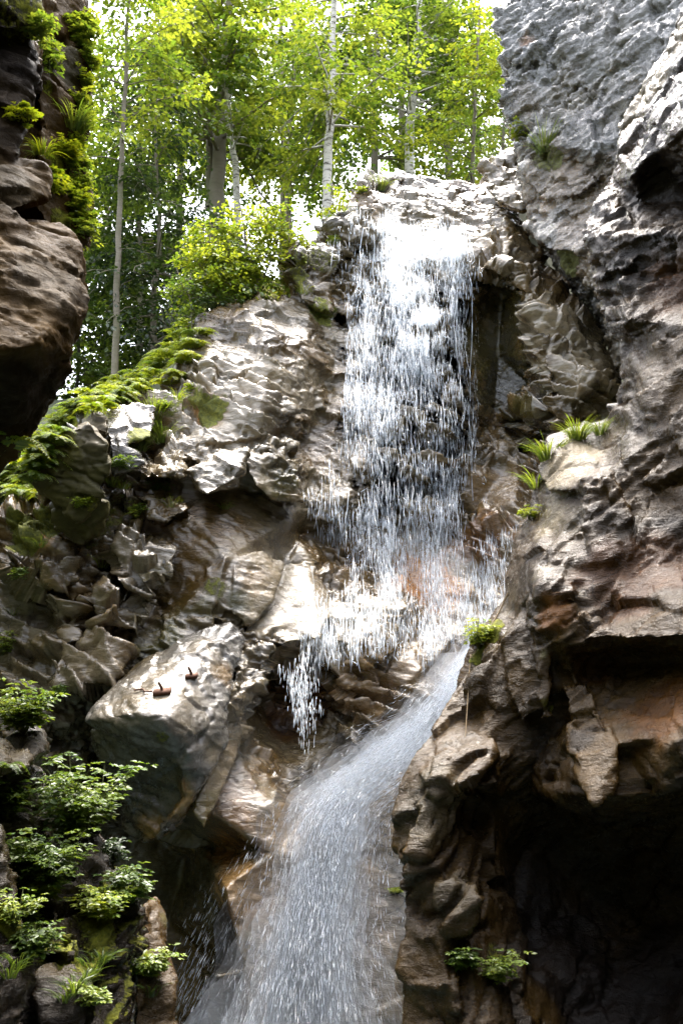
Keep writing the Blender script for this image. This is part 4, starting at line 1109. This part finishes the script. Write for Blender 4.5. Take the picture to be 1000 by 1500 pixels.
# ferns and grass on the bank behind the left ledge
FB = 'ferns crowding the bank behind the left ledge'
for i in range(64):
    px = 75 + 215 * ((i * .618) % 1); f = (i * .755) % 1
    top = np.interp(px, [70, 95, 150, 200, 250, 285], [660, 620, 582, 548, 512, 470]); bot = np.interp(px, [70, 90, 130, 200, 260, 285], [680, 630, 606, 592, 565, 520])
    fern('bright green fern among many on the bank above the left ledge', px, top + (bot - top) * f, .38 + .34 * rng.random(), ('lime', 'yellow', 'lime', 'bright')[i % 4], 10, group=FB, wid=.2)
for i in range(26):
    fern('green fern among those under the overhanging rock at far left', 75 * ((i * .618) % 1), 668 + 75 * ((i * .755) % 1), .45 + .25 * rng.random(), 'bright' if i % 3 else 'yellow', 8, group='ferns under the overhanging rock')
for lb, px, py, h, n in [('green grass tuft hanging between the pale slab and the orange moss patch', 225, 625, .75, 150), ('grass tuft bending over just below the hanging ledge grass', 238, 648, .5, 110), ('short grass tuft on the mossy step left of the stepped slabs', 205, 660, .45, 90),
                         ('fringe of pale grass on top of the dark jutting block', 95, 622, .5, 120), ('small grass tuft below the stepped slabs beside the dark jutting block', 165, 712, .4, 80),
                         ('dark green grass tuft on the rock at the left end of the fall lip', 556, 280, .55, 130), ('spiky grass tuft on the brown ledge under the dripping rock face', 797, 222, .7, 110),
                         ('grass tuft leaning out above the white wet shoulder of the near right wall', 845, 642, .3, 200), ('long grass hanging down the left side of the white wet shoulder', 802, 672, .33, 180), ('thin grass sprig at the right end above the white wet shoulder', 880, 634, .25, 110),
                         ('low grass hanging beneath the long grass at the edge of the near right wall', 786, 712, .3, 80)]:
    tuft(lb, px, py, h, n)
tuft('soft long grass tuft on the side of the overhanging rock', 108, 190, .33, 120, hang=.4)
tuft('yellowish grass spilling over the shelf of the overhanging rock', 62, 225, .22, 110, 'yellow', hang=.4)
for lb, px, py, h, pal, lf, st, hg in [
    ('trailing yellow-green plant hanging below the top block of the overhanging rock', 68, 60, .36, 'bright', .045, 8, True), ('small drooping plant on the dark upper ledge of the overhanging rock', 60, 25, .2, 'bright', .04, 7, True),
    ('leafy plants sprouting from the shelf of the overhanging rock', 75, 245, .28, 'yellow', .04, 12, True), ('dense bright herbs trailing from the crack beside the brown bulge', 100, 265, .34, 'bright', .04, 16, True),
    ('yellow-green fern tuft filling the notch above the brown bulge', 95, 235, .2, 'yellow', .04, 12, False), ('leafy herbs hanging lowest beside the brown bulge', 122, 310, .3, 'bright', .04, 14, True), ('fine leafy fringe at the top right rim of the overhanging rock', 125, 30, .3, 'bright', .05, 12, True),
    ('yellow sprig on the dark left ledge of the overhanging rock', 40, 155, .16, 'yellow', .035, 6, True)]:
    herb(lb, px, py, h, st, pal, lf, hang=hg)
for i in range(22):
    f = (i + .5) / 22
    herb('small yellow-green herb among many on the right rim of the overhanging rock', np.interp(f, [0, .35, .6, 1], [128, 130, 112, 128]) + rng.normal(0, 5) - (12 if i % 3 == 0 else 0), 15 + 330 * f, .12 + .1 * rng.random(), 8, ('lime', 'yellow', 'bright')[i % 3], .03, hang=i % 2 == 0, group='herbs on the rim of the overhanging rock')
for lb, px, py, h, pal, lf, st in [
    ('tall leafy fern-like plant over the middle of the lower left rocks', 105, 1235, .8, 'mid', .055, 24), ('leafy plant beside the tall one, arching toward the rounded boulder', 140, 1215, .6, 'bright', .05, 16), ('pale green plant on top of the flat corner rock', 35, 1075, .42, 'bright', .05, 16),
    ('pale young plant rising behind the flat corner rock', 95, 1150, .55, 'mid', .045, 14), ('dark ferny plant below the flat corner rock', 70, 1310, .5, 'mid', .045, 22), ('dark leafy plant in the shadow beside the dark ferny one', 30, 1290, .42, 'mid', .045, 16),
    ('small plant clinging above the small rounded boulder', 195, 1320, .3, 'mid', .045, 12), ('small bright plant on the side of the small rounded boulder', 222, 1430, .24, 'bright', .04, 12), ('green sprig at the left edge of the flat corner rock', 8, 1200, .4, 'mid', .05, 12),
    ('small leafy plant at the base of the mossy corner rock', 45, 1410, .3, 'mid', .04, 12), ('tiny bright plant low on the mossy corner rock', 140, 1470, .12, 'bright', .035, 6), ('pale green plant at the left edge in front of the grey back rocks', 3, 960, .55, 'bright', .06, 9)]:
    herb(lb, px, py, h, st, pal, lf)
for lb, px, py, h, pal, lf, st in [
    ('yellow-green sprig sprouting above the hanging roots', 700, 950, .35, 'lime', .045, 9), ('small yellow plant on the left edge of the dark wall beside the lower fall', 580, 1308, .14, 'yellow', .04, 5), ('green fern sprig low on the dark right wall', 680, 1420, .26, 'mid', .045, 10),
    ('drooping fern beside the low sprig on the dark right wall', 730, 1440, .36, 'bright', .04, 12), ('tiny plant on the right wall just above the long grass', 774, 760, .18, 'lime', .035, 5), ('yellow-green sprig at the left edge of the dripping rock face', 760, 205, .45, 'yellow', .08, 5),
    ('small plant on the slabs beside the dark slot', 175, 690, .4, 'mid', .07, 6), ('small plant in the dark slot under the stepped slabs', 235, 720, .3, 'mid', .06, 5)]:
    herb(lb, px, py, h, st, pal, lf)

LL = 'small plants on the mossy rocks in the lower left corner'
for i in range(34):
    px, py = 5 + 235 * ((i * .618) % 1), 1130 + 360 * ((i * .755) % 1)
    if px > 120 + .32 * (py - 1100): continue
    if i % 4 == 0: fern('small green plant among many on the mossy lower left rocks', px, py, .16 + .12 * rng.random(), ('mid', 'bright', 'lime')[i % 3], 8, group=LL, wid=.22)
    elif i % 4 == 1: tuft('small green plant among many on the mossy lower left rocks', px, py, .12 + .08 * rng.random(), 40, 'mid', LL)
    else: herb('small green plant among many on the mossy lower left rocks', px, py, .13 + .16 * rng.random(), 8, ('mid', 'bright', 'lime', 'dark')[i % 4], .026 + .02 * rng.random(), group=LL, hang=i % 5 == 0)
ML = 'small plants in the cracks of the left cliff'
for i, (px, py) in enumerate([(180, 715), (205, 735), (250, 742), (120, 745), (60, 800), (30, 830), (150, 830), (240, 600), (260, 585), (280, 560), (330, 745), (470, 465), (445, 430), (488, 345), (500, 310), (530, 285), (20, 900), (90, 1000)]):
    if i % 2: herb('small plant rooted in a crack of the left cliff', px, py, .22 + .15 * rng.random(), 6, ('lime', 'bright', 'mid')[i % 3], .05, group=ML, hang=i % 4 == 1)
    else: tuft('small plant rooted in a crack of the left cliff', px, py, .25 + .15 * rng.random(), 50, ('lime', 'bright', 'yellow')[i % 3], ML, hang=.2)

# hanging roots at the edge of the near right wall
for lb, pts, r in [('thin pale root hanging straight beside the mossy edge of the near right wall', [(688, 960), (686, 985), (684, 1020), (680, 1080)], .006), ('crooked root lying over the mossy edge of the near right wall', [(742, 870), (728, 900), (705, 935), (690, 965)], .008)]:
    pth = []
    for (px, py) in pts:
        h = hit(px, py)
        pth.append(h if h is not None and h[1] < 11 else P(px, py, 9.8))
    pth = np.array(pth); pth[:, 1] -= .05
    V, Fc = tube_np(spline(pth, 20), np.linspace(r, r * .5, 20), 5)
    tag(mesh_np('root', V, Fc, M_root), lb, 'root')

# rusty iron fittings on the rounded boulder
M_rust = plain('rusty_iron', (.10, .045, .025), .75, .3, 30, .6, .5)


def box_np(c, s, ax):
    c = np.array(c); ax = np.array(ax)
    k = np.array([[-1, -1, -1], [1, -1, -1], [1, 1, -1], [-1, 1, -1], [-1, -1, 1], [1, -1, 1], [1, 1, 1], [-1, 1, 1]]) * .5 * np.array(s)
    return c + k @ ax, np.array([[0, 3, 2, 1], [4, 5, 6, 7], [0, 1, 5, 4], [1, 2, 6, 5], [2, 3, 7, 6], [3, 0, 4, 7]])


for lb, px, py, s, rod in [('rusty iron plate with bolt and a bent rod on the big rounded boulder', 238, 1015, .26, True), ('smaller rusty iron bolt plate higher up the big rounded boulder', 281, 992, .19, False)]:
    p = hit(px, py)
    t = empty('iron_fitting', p, lb, 'iron fitting')
    axs = np.array([[.96, .05, .1], [-.02, .88, .48], [-.1, -.46, .88]])
    V, Fc = box_np(p + axs[2] * .02, (s, s * .55, .05), axs)
    mesh_np('plate', V, Fc, M_rust, t, smooth=False)
    V, Fc = tube_np([p, p + axs[2] * .08, p + axs[2] * .17 + axs[0] * -.03], [.022, .022, .018], 7)
    mesh_np('bolt', V, Fc, M_rust, t)
    if rod:
        V, Fc = tube_np([p + axs[0] * -.14 + axs[2] * .04, p + axs[0] * -.26 + axs[2] * .05, p + axs[0] * -.30 + axs[1] * .1 + axs[2] * .05, p + axs[0] * -.44 + axs[1] * .12 + axs[2] * .04], .014, 6)
        mesh_np('rod', V, Fc, M_rust, t)

# ------------------------------------------------------------------ water
M_drop = drop_material('falling_drops', alpha=.52)
M_film = water_sheet('water_film', su=9, sv=1.6, lo=.45, hi=.70, amax=.85)
M_veil = water_sheet('water_veil', su=15, sv=.8, lo=.40, hi=.82, amax=.85, seed=3.)
M_fan = water_sheet('white_water', su=2.6, sv=.35, lo=.22, hi=.74, amax=.97, seed=5., soft=True, detail=4)
M_spray = drop_material('spray_drops', col=(.9, .95, 1, 1), alpha=.5)
M_seep = water_sheet('seeping_water', su=16, sv=5, lo=.47, hi=.60, amax=.9, col=(.66, .74, .82, 1), seed=2.)
M_fan2 = water_sheet('white_water_streaks', su=9, sv=.5, lo=.45, hi=.8, amax=.75, seed=9.)


def poly_sd(px, py, poly):
    """signed distance in photo pixels to a polygon, positive inside"""
    poly = np.asarray(poly, float)
    ins = np.zeros(len(px), bool); dm = np.full(len(px), 1e9)
    for (ax_, ay_), (bx_, by_) in zip(poly, np.roll(poly, -1, 0)):
        c = ((ay_ > py) != (by_ > py)) & (px < (bx_ - ax_) * (py - ay_) / (by_ - ay_ + 1e-9) + ax_)
        ins ^= c
        t = np.clip(((px - ax_) * (bx_ - ax_) + (py - ay_) * (by_ - ay_)) / ((bx_ - ax_) ** 2 + (by_ - ay_) ** 2 + 1e-9), 0, 1)
        dm = np.minimum(dm, np.hypot(px - ax_ - t * (bx_ - ax_), py - ay_ - t * (by_ - ay_)))
    return np.where(ins, dm, -dm)


bvC = ROCK['cliff'][0]


def film(name, regions, parent, m, off=.03, soft=28., src='cliff', ymin=14):
    _, VC, FC, NC = ROCK[src]
    PXC, PYC = project(VC)
    den = np.zeros(len(VC))
    facing = (NC * (VC - np.array([0, 0, CAMZ]))).sum(1) < 0
    for poly, val in regions:
        sd = poly_sd(PXC, PYC, poly)
        den = np.maximum(den, val * sstep(-soft * .3, soft, sd))
    den *= (VC[:, 1] > ymin) & (facing | (NC[:, 2] > .3)) & (NC[:, 1] < .6)
    keep = (den[FC] > .01).any(1)
    Fs = FC[keep]
    u, inv = np.unique(Fs.ravel(), return_inverse=True)
    wob = fbm(VC[u] * (5, 5, 2), 3, 91)
    V = VC[u] + NC[u] * (off + off * .7 * wob[:, None])
    lat = fbm(VC[u] * .9, 3, 92)
    fl = np.stack([VC[u][:, 0] + .12 * lat, VC[u][:, 2] + .6 * VC[u][:, 1], lat * .2], 1)
    o = mesh_np(name, V, inv.reshape(-1, 4), m, parent, dict(density=den[u], flow=fl))
    o['kind'] = 'stuff'
    return o


def streaks(name, Pm, D, Ln, Rd, parent, m=None):
    """drops drawn out by their fall: slim closed spindles"""
    n = len(Pm)
    D = D / (np.linalg.norm(D, axis=1, keepdims=True) + 1e-9)
    a = np.cross(D, np.array([.3, 1, .1])); a /= np.linalg.norm(a, axis=1, keepdims=True) + 1e-9
    b = np.cross(D, a)
    L_, R_ = Ln[:, None], Rd[:, None]
    vs = [Pm - D * L_ * .6]
    for k in range(3):
        th = 2 * math.pi * k / 3
        vs.append(Pm + D * L_ * .15 + (a * math.cos(th) + b * math.sin(th)) * R_)
    vs.append(Pm + D * L_ * .4)
    V = np.stack(vs, 1).reshape(-1, 3)
    k = np.arange(n)[:, None] * 5
    Fc = np.concatenate([k + f for f in ([0, 2, 1], [0, 3, 2], [0, 1, 3], [4, 1, 2], [4, 2, 3], [4, 3, 1])])
    o = mesh_np(name, V, Fc, m or M_drop, parent, smooth=True)
    o['kind'] = 'stuff'
    return o


def sample(poly, n, soft=34.):
    """random photo points in a polygon, thinning out unevenly towards its edge"""
    poly = np.asarray(poly, float)
    lo, hi = poly.min(0) - 12, poly.max(0) + 12
    out_ = np.zeros((0, 2))
    while len(out_) < n:
        q = lo + rng.random((n * 2, 2)) * (hi - lo)
        sd = poly_sd(q[:, 0], q[:, 1], poly) + 26 * vnoise(np.stack([q[:, 0] * .035, q[:, 1] * .008, q[:, 0] * 0], 1), 19)
        out_ = np.concatenate([out_, q[rng.random(len(q)) < sstep(-8, soft, sd) ** 1.3]])
    return out_[:n]


def cling(q, Ynom, gap=.2, mn=.03):
    """world points just in front of the rock for photo points q"""
    o = []
    for (px, py) in q:
        p = P(px, py, Ynom)
        h = bvC.ray_cast(Vector((p[0], 14.5, p[2])), Vector((0, 1, 0)))
        if h[0] is None or h[0].y > 25: continue
        # keep the drop where the photo shows it, at the depth of the rock there
        p = P(px, py, h[0].y)
        h = bvC.ray_cast(Vector((p[0], 14.5, p[2])), Vector((0, 1, 0)))
        if h[0] is None or h[0].y > 25: continue
        o.append((p[0], h[0].y - mn - abs(rng.normal()) * gap, p[2]))
    return np.array(o)


wf = empty('waterfall', P(590, 860, 19.6), 'tall upper waterfall spraying white over the lip in a veil of drops', 'waterfall')
film('water_film', [([(497, 345), (520, 302), (565, 268), (600, 256), (665, 266), (712, 268), (745, 320), (790, 410), (740, 395), (690, 392), (640, 420), (560, 440), (500, 420)], .54),
                    ([(500, 400), (700, 400), (695, 470), (640, 440), (540, 450), (500, 470)], .75), ([(445, 728), (520, 705), (640, 680), (660, 700), (600, 730), (540, 780), (480, 760)], .75),
                    ([(770, 400), (830, 490), (905, 580), (870, 600), (800, 520), (740, 400)], .5), ([(420, 800), (480, 870), (470, 950), (390, 950), (360, 920), (400, 850)], .42), ([(480, 870), (600, 875), (610, 940), (500, 960)], .5), ([(590, 690), (700, 690), (690, 800), (640, 900), (600, 860)], .42), ([(600, 930), (650, 905), (680, 930), (640, 990), (600, 1000)], .6),
                    ([(690, 790), (760, 770), (750, 860), (710, 940), (670, 1010), (620, 1060), (630, 980), (680, 900)], .74)], wf, M_film)
film('water_veil', [([(495, 420), (690, 420), (700, 560), (690, 690), (640, 740), (600, 860), (520, 860), (450, 770), (475, 600)], .55), ([(500, 420), (640, 420), (640, 660), (500, 690)], .66)], wf, M_veil, .14)
film('water_veil', [([(500, 440), (680, 430), (690, 560), (660, 690), (560, 740), (480, 690)], .52)], wf, M_veil, .30)
A = []
for poly, n, gap in [([(498, 340), (690, 330), (700, 420), (690, 560), (690, 690), (640, 760), (470, 700), (490, 560)], 17000, .25), ([(505, 400), (640, 410), (650, 600), (560, 640), (490, 640)], 10000, .3), ([(450, 740), (560, 700), (690, 690), (640, 800), (600, 900), (510, 870)], 7000, .3),
                     ([(590, 640), (700, 640), (690, 800), (640, 900), (600, 830)], 2600, .3), ([(480, 860), (640, 840), (640, 960), (560, 1000), (400, 960)], 2600, .3), ([(690, 800), (750, 780), (720, 920), (660, 1010), (600, 1050), (650, 950)], 2600, .12), ([(590, 860), (690, 860), (680, 960), (610, 1000)], 900, .3), ([(690, 420), (705, 420), (700, 690), (690, 860), (682, 860)], 350, .15), ([(520, 300), (700, 300), (690, 420), (500, 420)], 5000, .08)]:
    A.append(cling(sample(poly, int(n * 1.35)), 20.3, gap))
A = np.concatenate(A)
pr = .25 + .9 * sstep(-.25, .35, fbm(A * (2.2, .3, .35), 3, 81)) * (.55 + .45 * sstep(-.3, .2, fbm(A * (4, 1, 1.6), 3, 83)))
A = A[rng.random(len(A)) < pr]
n = len(A)
spl = (rng.random(n) < .22)[:, None]
D = np.stack([rng.normal(0, .10, n), rng.normal(0, .08, n), -np.ones(n)], 1) + spl * rng.normal(0, .6, (n, 3))
streaks('drops', A, D, (.07 + .46 * rng.random(n) ** 2.2) * np.where(spl[:, 0], .35, 1), .003 + .0095 * rng.random(n) ** 2.5, wf)
# drops falling free off the overhang
q = sample([(372, 955), (470, 945), (480, 1040), (462, 1115), (425, 1110), (400, 1040)], 1500)
sd = poly_sd(q[:, 0], q[:, 1], [(372, 945), (470, 930), (485, 1040), (462, 1130), (425, 1120), (390, 1040)])
q = q[rng.random(len(q)) < sstep(0, 45, sd) * (.35 + .65 * sstep(-.2, .3, vnoise(np.stack([q[:, 0] * .03, q[:, 1] * .006, 0 * q[:, 0]], 1), 5)))]
A = np.array([P(a, b_, 16.6 + .5 * rng.random()) for a, b_ in q])
n = len(A)
streaks('drops', A, np.stack([rng.normal(0, .06, n), 0 * A[:, 0], -np.ones(n)], 1), .05 + .18 * rng.random(n) ** 1.5, .003 + .008 * rng.random(n) ** 2, wf)
# continuous trickles
bag = Bag()
for x0, y0, x1, y1, r in [(684, 400, 690, 760, .009), (668, 470, 690, 700, .008), (575, 440, 592, 560, .012), (545, 330, 548, 430, .012), (560, 335, 556, 430, .014), (588, 370, 585, 430, .012), (612, 330, 616, 400, .012), (640, 440, 655, 520, .012), (620, 330, 640, 400, .01), (530, 350, 525, 430, .014), (600, 320, 575, 400, .01), (665, 420, 668, 560, .01), (600, 460, 604, 590, .01)]:
    s = np.linspace(0, 1, 30)
    pts = cling(np.stack([x0 + (x1 - x0) * s + 3 * np.sin(s * 9 + x0) * .6, y0 + (y1 - y0) * s], 1), 20.5, .0, .10)
    if len(pts) < 8: continue
    pts[:, 1] = np.minimum.accumulate(pts[:, 1])
    pts = lapn = spline(pts[::3], 60)
    bag.add(*tube_np(pts, r * (.55 + .5 * np.sin(np.arange(60) * 1.3 + x0) * rng.random(60) + .3 * rng.random(60)), 5))
V, Fc = bag.out()
mesh_np('trickles', V, Fc, M_drop, wf)['kind'] = 'stuff'

cs = empty('cascade', P(440, 1520, 14.5), 'lower cascade rushing down the chute and spreading into a misty white fan at the bottom', 'waterfall')
for reg in [([(390, 1190), (470, 1120), (600, 1030), (690, 950), (710, 1010), (560, 1160), (490, 1230), (420, 1270)], .70), ([(520, 1200), (620, 1110), (610, 1300), (610, 1520), (500, 1520)], .50), ([(330, 1480), (350, 1390), (385, 1280), (420, 1230), (440, 1500)], .44)]:
    film('water_film', [reg], cs, M_film)
# seepage on the dripping cliff and the wet shoulder of the near wall
film('water_film', [([(740, 30), (790, 10), (1000, -30), (1000, 20), (900, 190), (885, 235), (760, 240), (745, 150)], .95), ([(760, 240), (790, 250), (800, 330), (770, 330)], .5)], bpy.data.objects['dripping_cliff'], M_seep, .02, src='dripping_cliff')
film('water_film', [([(800, 660), (850, 640), (900, 640), (895, 680), (850, 730), (815, 800), (795, 850), (775, 850), (785, 760), (790, 700)], .85), ([(930, 130), (1000, 30), (1000, 80), (930, 220), (900, 215)], .42), ([(600, 1100), (640, 1080), (690, 1160), (640, 1250), (600, 1200)], .36)], bpy.data.objects['dark_cliff'], M_seep, .012, src='dark_cliff', ymin=5)

# lower fall: a chute bending over and spreading into a fan
LE = [(694, 925, 18.0), (672, 955, 17.6), (600, 1040, 17.0), (530, 1092, 16.7), (470, 1138, 16.3), (428, 1185, 15.9), (398, 1290, 15.4), (362, 1400, 15.0), (312, 1530, 14.7)]
RE = [(735, 925, 17.8), (715, 985, 17.4), (655, 1085, 17.0), (600, 1145, 16.6), (552, 1188, 16.3), (535, 1260, 15.9), (528, 1350, 15.4), (535, 1430, 15.1), (560, 1530, 14.8)]


def loft(name, le, re, m, bulge, seed, dens, parent, out_=0., nu=36, nv=120, edge=.2):
    a = spline(PA(le), nv); b_ = spline(PA(re), nv)
    u = np.linspace(0, 1, nu)
    V = a[:, None] * (1 - u)[None, :, None] + b_[:, None] * u[None, :, None]
    w_ = np.linalg.norm(b_ - a, axis=1)
    V[:, :, 1] -= (bulge * w_)[:, None] * np.sin(u * math.pi)[None] + out_
    V = V.reshape(-1, 3)
    vv = np.concatenate([[0], np.cumsum(np.linalg.norm(np.diff((a + b_) / 2, axis=0), axis=1))])
    nz = fbm(np.stack([np.tile(u * 5, nv), np.repeat(vv * .5, nu), np.full(nu * nv, seed)], 1), 4, 5)
    V[:, 1] -= .10 * nz
    den = dens * np.clip(np.minimum(u, 1 - u) / edge, 0, 1)[None, :] ** .8 * np.clip(np.linspace(0, 1, nv) / .05, .25, 1)[:, None]
    fl = np.stack([np.tile(u, nv) * np.repeat(w_, nu) + .15 * nz, np.repeat(vv, nu), np.full(nu * nv, seed * 1.)], 1)
    ii = (np.arange(nv - 1)[:, None] * nu + np.arange(nu - 1)[None, :]).ravel()
    return mesh_np(name, V, np.stack([ii, ii + 1, ii + nu + 1, ii + nu], 1), m, parent, dict(density=den.ravel(), flow=fl))


loft('white_water', LE, RE, M_fan, .10, 1, .80, cs, .0)
loft('white_water', LE, RE, M_fan2, .14, 2, .62, cs, .1)
loft('white_water', [(x + 12, y, Y) for x, y, Y in LE], [(x - 12, y, Y) for x, y, Y in RE], M_fan, .14, 3, .70, cs, .18)


def mist(name, le, re, th, dens, seed, out_, parent, nv=70, nr=22):
    """closed body of spray along the fall"""
    m, nt, out = mat('spray_mist')
    v = N(nt, 'ShaderNodeVolumePrincipled')
    v.inputs['Color'].default_value = (.985, .995, 1, 1)
    v.inputs['Density'].default_value = dens
    v.inputs['Anisotropy'].default_value = .25
    L(nt, v.outputs[0], out.inputs['Volume'])
    a = spline(PA(le), nv); b_ = spline(PA(re), nv)
    c = (a + b_) / 2; c[:, 1] -= out_
    h = (b_ - a) / 2
    fl = np.gradient(c, axis=0); fl /= np.linalg.norm(fl, axis=1, keepdims=True)
    nrm = np.cross(h, fl); nrm /= np.linalg.norm(nrm, axis=1, keepdims=True)
    taper = np.clip(np.minimum(np.linspace(0, 1, nv) / .12, 1), .45, 1)[:, None]
    t_ = np.linspace(0, 2 * math.pi, nr, endpoint=False)
    V = c[:, None] + np.cos(t_)[None, :, None] * h[:, None] + np.sin(t_)[None, :, None] * (nrm * th * taper * (.5 + np.linspace(0, 1, nv)[:, None]))[:, None]
    V = V.reshape(-1, 3)
    ctr = np.repeat(c, nr, 0)
    V = ctr + (V - ctr) * (1 + .38 * fbm(V * (1.8, 1.8, .8), 4, seed))[:, None]
    Fc = [(i * nr + j, i * nr + (j + 1) % nr, (i + 1) * nr + (j + 1) % nr, (i + 1) * nr + j) for i in range(nv - 1) for j in range(nr)]
    V = np.concatenate([V, c[:1], c[-1:]])
    k0, k1 = nv * nr, nv * nr + 1
    for j in range(nr):
        Fc.append((k0, (j + 1) % nr, j, k0)); Fc.append((k1, (nv - 1) * nr + j, (nv - 1) * nr + (j + 1) % nr, k1))
    me = bpy.data.meshes.new(name)
    me.from_pydata([tuple(q) for q in V - np.array(parent.location)], [], [f if f[0] != f[3] else f[:3] for f in Fc])
    me.materials.append(m)
    o = bpy.data.objects.new(name, me); COL.objects.link(o); o.parent = parent
    return o


def inset(k, top=0):
    return [(x + (X - x) * k, y + (y2 - y) * k, Y + (Y2 - Y) * k) for (x, y, Y), (X, y2, Y2) in list(zip(LE, RE))[top:]], [(X + (x - X) * k, y2 + (y - y2) * k, Y2 + (Y - Y2) * k) for (x, y, Y), (X, y2, Y2) in list(zip(LE, RE))[top:]]


for i in range(8):
    k = -.24 + .075 * i
    e = inset(k)
    mist('spray_mist', e[0], e[1], (.46 + .05 * (i < 3)) * (1 - i * .09), (.06, .11, .18, .32, .5, .75, 1.0, 1.3)[i], 61 + i, .35, cs)
loft('white_water', LE[:7], RE[:7], M_fan2, .16, 12, .80, cs, .42)
loft('white_water', [(x + 30 * i / 7, y, Y) for i, (x, y, Y) in enumerate(LE)], [(x - 30 * i / 7, y, Y) for i, (x, y, Y) in enumerate(RE)], M_fan, .16, 14, .62, cs, .5, edge=.4)
for k, de in ((0, .10), (.12, .16), (.25, .25)):      # spray hanging where the chute bends and along its right side
    mist('spray_mist', [(640 + 20 * k, 960, 17.5), (560, 1080, 16.9), (500, 1200, 16.1), (440, 1350, 15.3), (400, 1540, 14.9)], [(720 - 20 * k, 960, 17.5), (670 - 40 * k, 1110, 16.8), (625 - 60 * k, 1250, 16.1), (605 - 90 * k, 1400, 15.4), (600 - 100 * k, 1540, 14.9)], .34 * (1 - k), de, 81 + int(k * 100), .2, cs)
# thin veil right of the chute
loft('thin_veil', [(640, 1090, 16.6), (590, 1160, 16.3), (545, 1230, 15.9), (525, 1320, 15.5), (520, 1420, 15.1), (530, 1530, 14.8)], [(680, 1050, 16.8), (640, 1150, 16.3), (620, 1260, 15.8), (615, 1350, 15.4), (615, 1440, 15.1), (620, 1530, 14.8)], M_fan2, .05, 6, .42, cs, .05)
loft('white_water', [(505, 1440, 14.9), (508, 1480, 14.8), (512, 1540, 14.7)], [(522, 1430, 14.9), (535, 1480, 14.8), (550, 1540, 14.7)], M_fan2, .1, 8, .8, cs, .3)
a = spline(PA(LE), 200); b_ = spline(PA(RE), 200)
n = 16000
u = .5 + .32 * rng.normal(0, 1, n); u = u[(u > -.25) & (u < 1.5)]; n = len(u)
v = rng.random(n) ** .95
i = np.minimum((v * 198).astype(int), 198)
pm = a[i] * (1 - u)[:, None] + b_[i] * u[:, None]
w_ = np.linalg.norm(b_ - a, axis=1)[i]
pm[:, 1] -= .2 * w_ * np.sin(np.clip(u, 0, 1) * math.pi) + np.abs(rng.normal(0, .3, n))
D = (a[i + 1] - a[i]) * (1 - u)[:, None] + (b_[i + 1] - b_[i]) * u[:, None]
D /= np.linalg.norm(D, axis=1, keepdims=True)
D += rng.normal(0, .035, (n, 3))
pm[:, 1] -= .15
D += np.where((np.abs(u - .5) > .42)[:, None], rng.normal(0, .22, (n, 3)), 0)
pm[:, 2] += np.where(np.abs(u - .5) > .42, rng.normal(0, .12, n), 0)
streaks('drops', pm, D, .04 + .20 * rng.random(n) ** 2, .0015 + .005 * rng.random(n) ** 2.5, cs, M_spray)
n = 600
q = np.stack([np.interp(t_ := rng.random(n) ** .6, [0, 1], [385, 285]) - np.abs(rng.normal(0, 1, n)) * 45 * (.3 + t_), 1230 + 290 * t_], 1)
pm = np.array([P(x, y, 15.2 + .8 * rng.random()) for x, y in q])
streaks('drops', pm, np.array([-.45, -.1, -1.]) + rng.normal(0, .1, (n, 3)), .05 + .14 * rng.random(n), .0015 + .003 * rng.random(n), cs, M_spray)
# ------------------------------------------------------------------ light
SUN_EL, SUN_AZ = R(76), R(10)          # azimuth from +Y (behind the fall) towards +X
w = bpy.data.worlds.new('World')
scene.world = w
w.use_nodes = True
nt = w.node_tree
bg = nt.nodes['Background']
sky = nt.nodes.new('ShaderNodeTexSky')
sky.sky_type = 'NISHITA'
sky.sun_disc = False
sky.sun_elevation = SUN_EL
sky.sun_rotation = SUN_AZ
sky.air_density = 1.0
sky.dust_density = 6.0
sky.ozone_density = 1.0
hs = nt.nodes.new('ShaderNodeHueSaturation')      # thin overcast: a whiter sky
hs.inputs['Saturation'].default_value = .5
nt.links.new(sky.outputs[0], hs.inputs['Color'])
nt.links.new(hs.outputs[0], bg.inputs[0])
bg.inputs[1].default_value = .15
sd = bpy.data.lights.new('sun', 'SUN')
sd.energy = .7
sd.angle = R(20)
sd.color = (1, .94, .85)
so = bpy.data.objects.new('sun', sd)
COL.objects.link(so)
dv = Vector((math.sin(SUN_AZ) * math.cos(SUN_EL), math.cos(SUN_AZ) * math.cos(SUN_EL), math.sin(SUN_EL)))
so.rotation_euler = dv.to_track_quat('Z', 'Y').to_euler()
scene.view_settings.view_transform = 'Standard'
scene.view_settings.look = 'None'
scene.view_settings.gamma = 1
scene.view_settings.exposure = 3.1
scene.cycles.max_bounces = 10
scene.cycles.volume_bounces = 8
scene.cycles.transparent_max_bounces = 24
scene.cycles.caustics_reflective = False
scene.cycles.caustics_refractive = False
scene.cycles.sample_clamp_indirect = 4
print('built', round(time.time() - T0, 1))
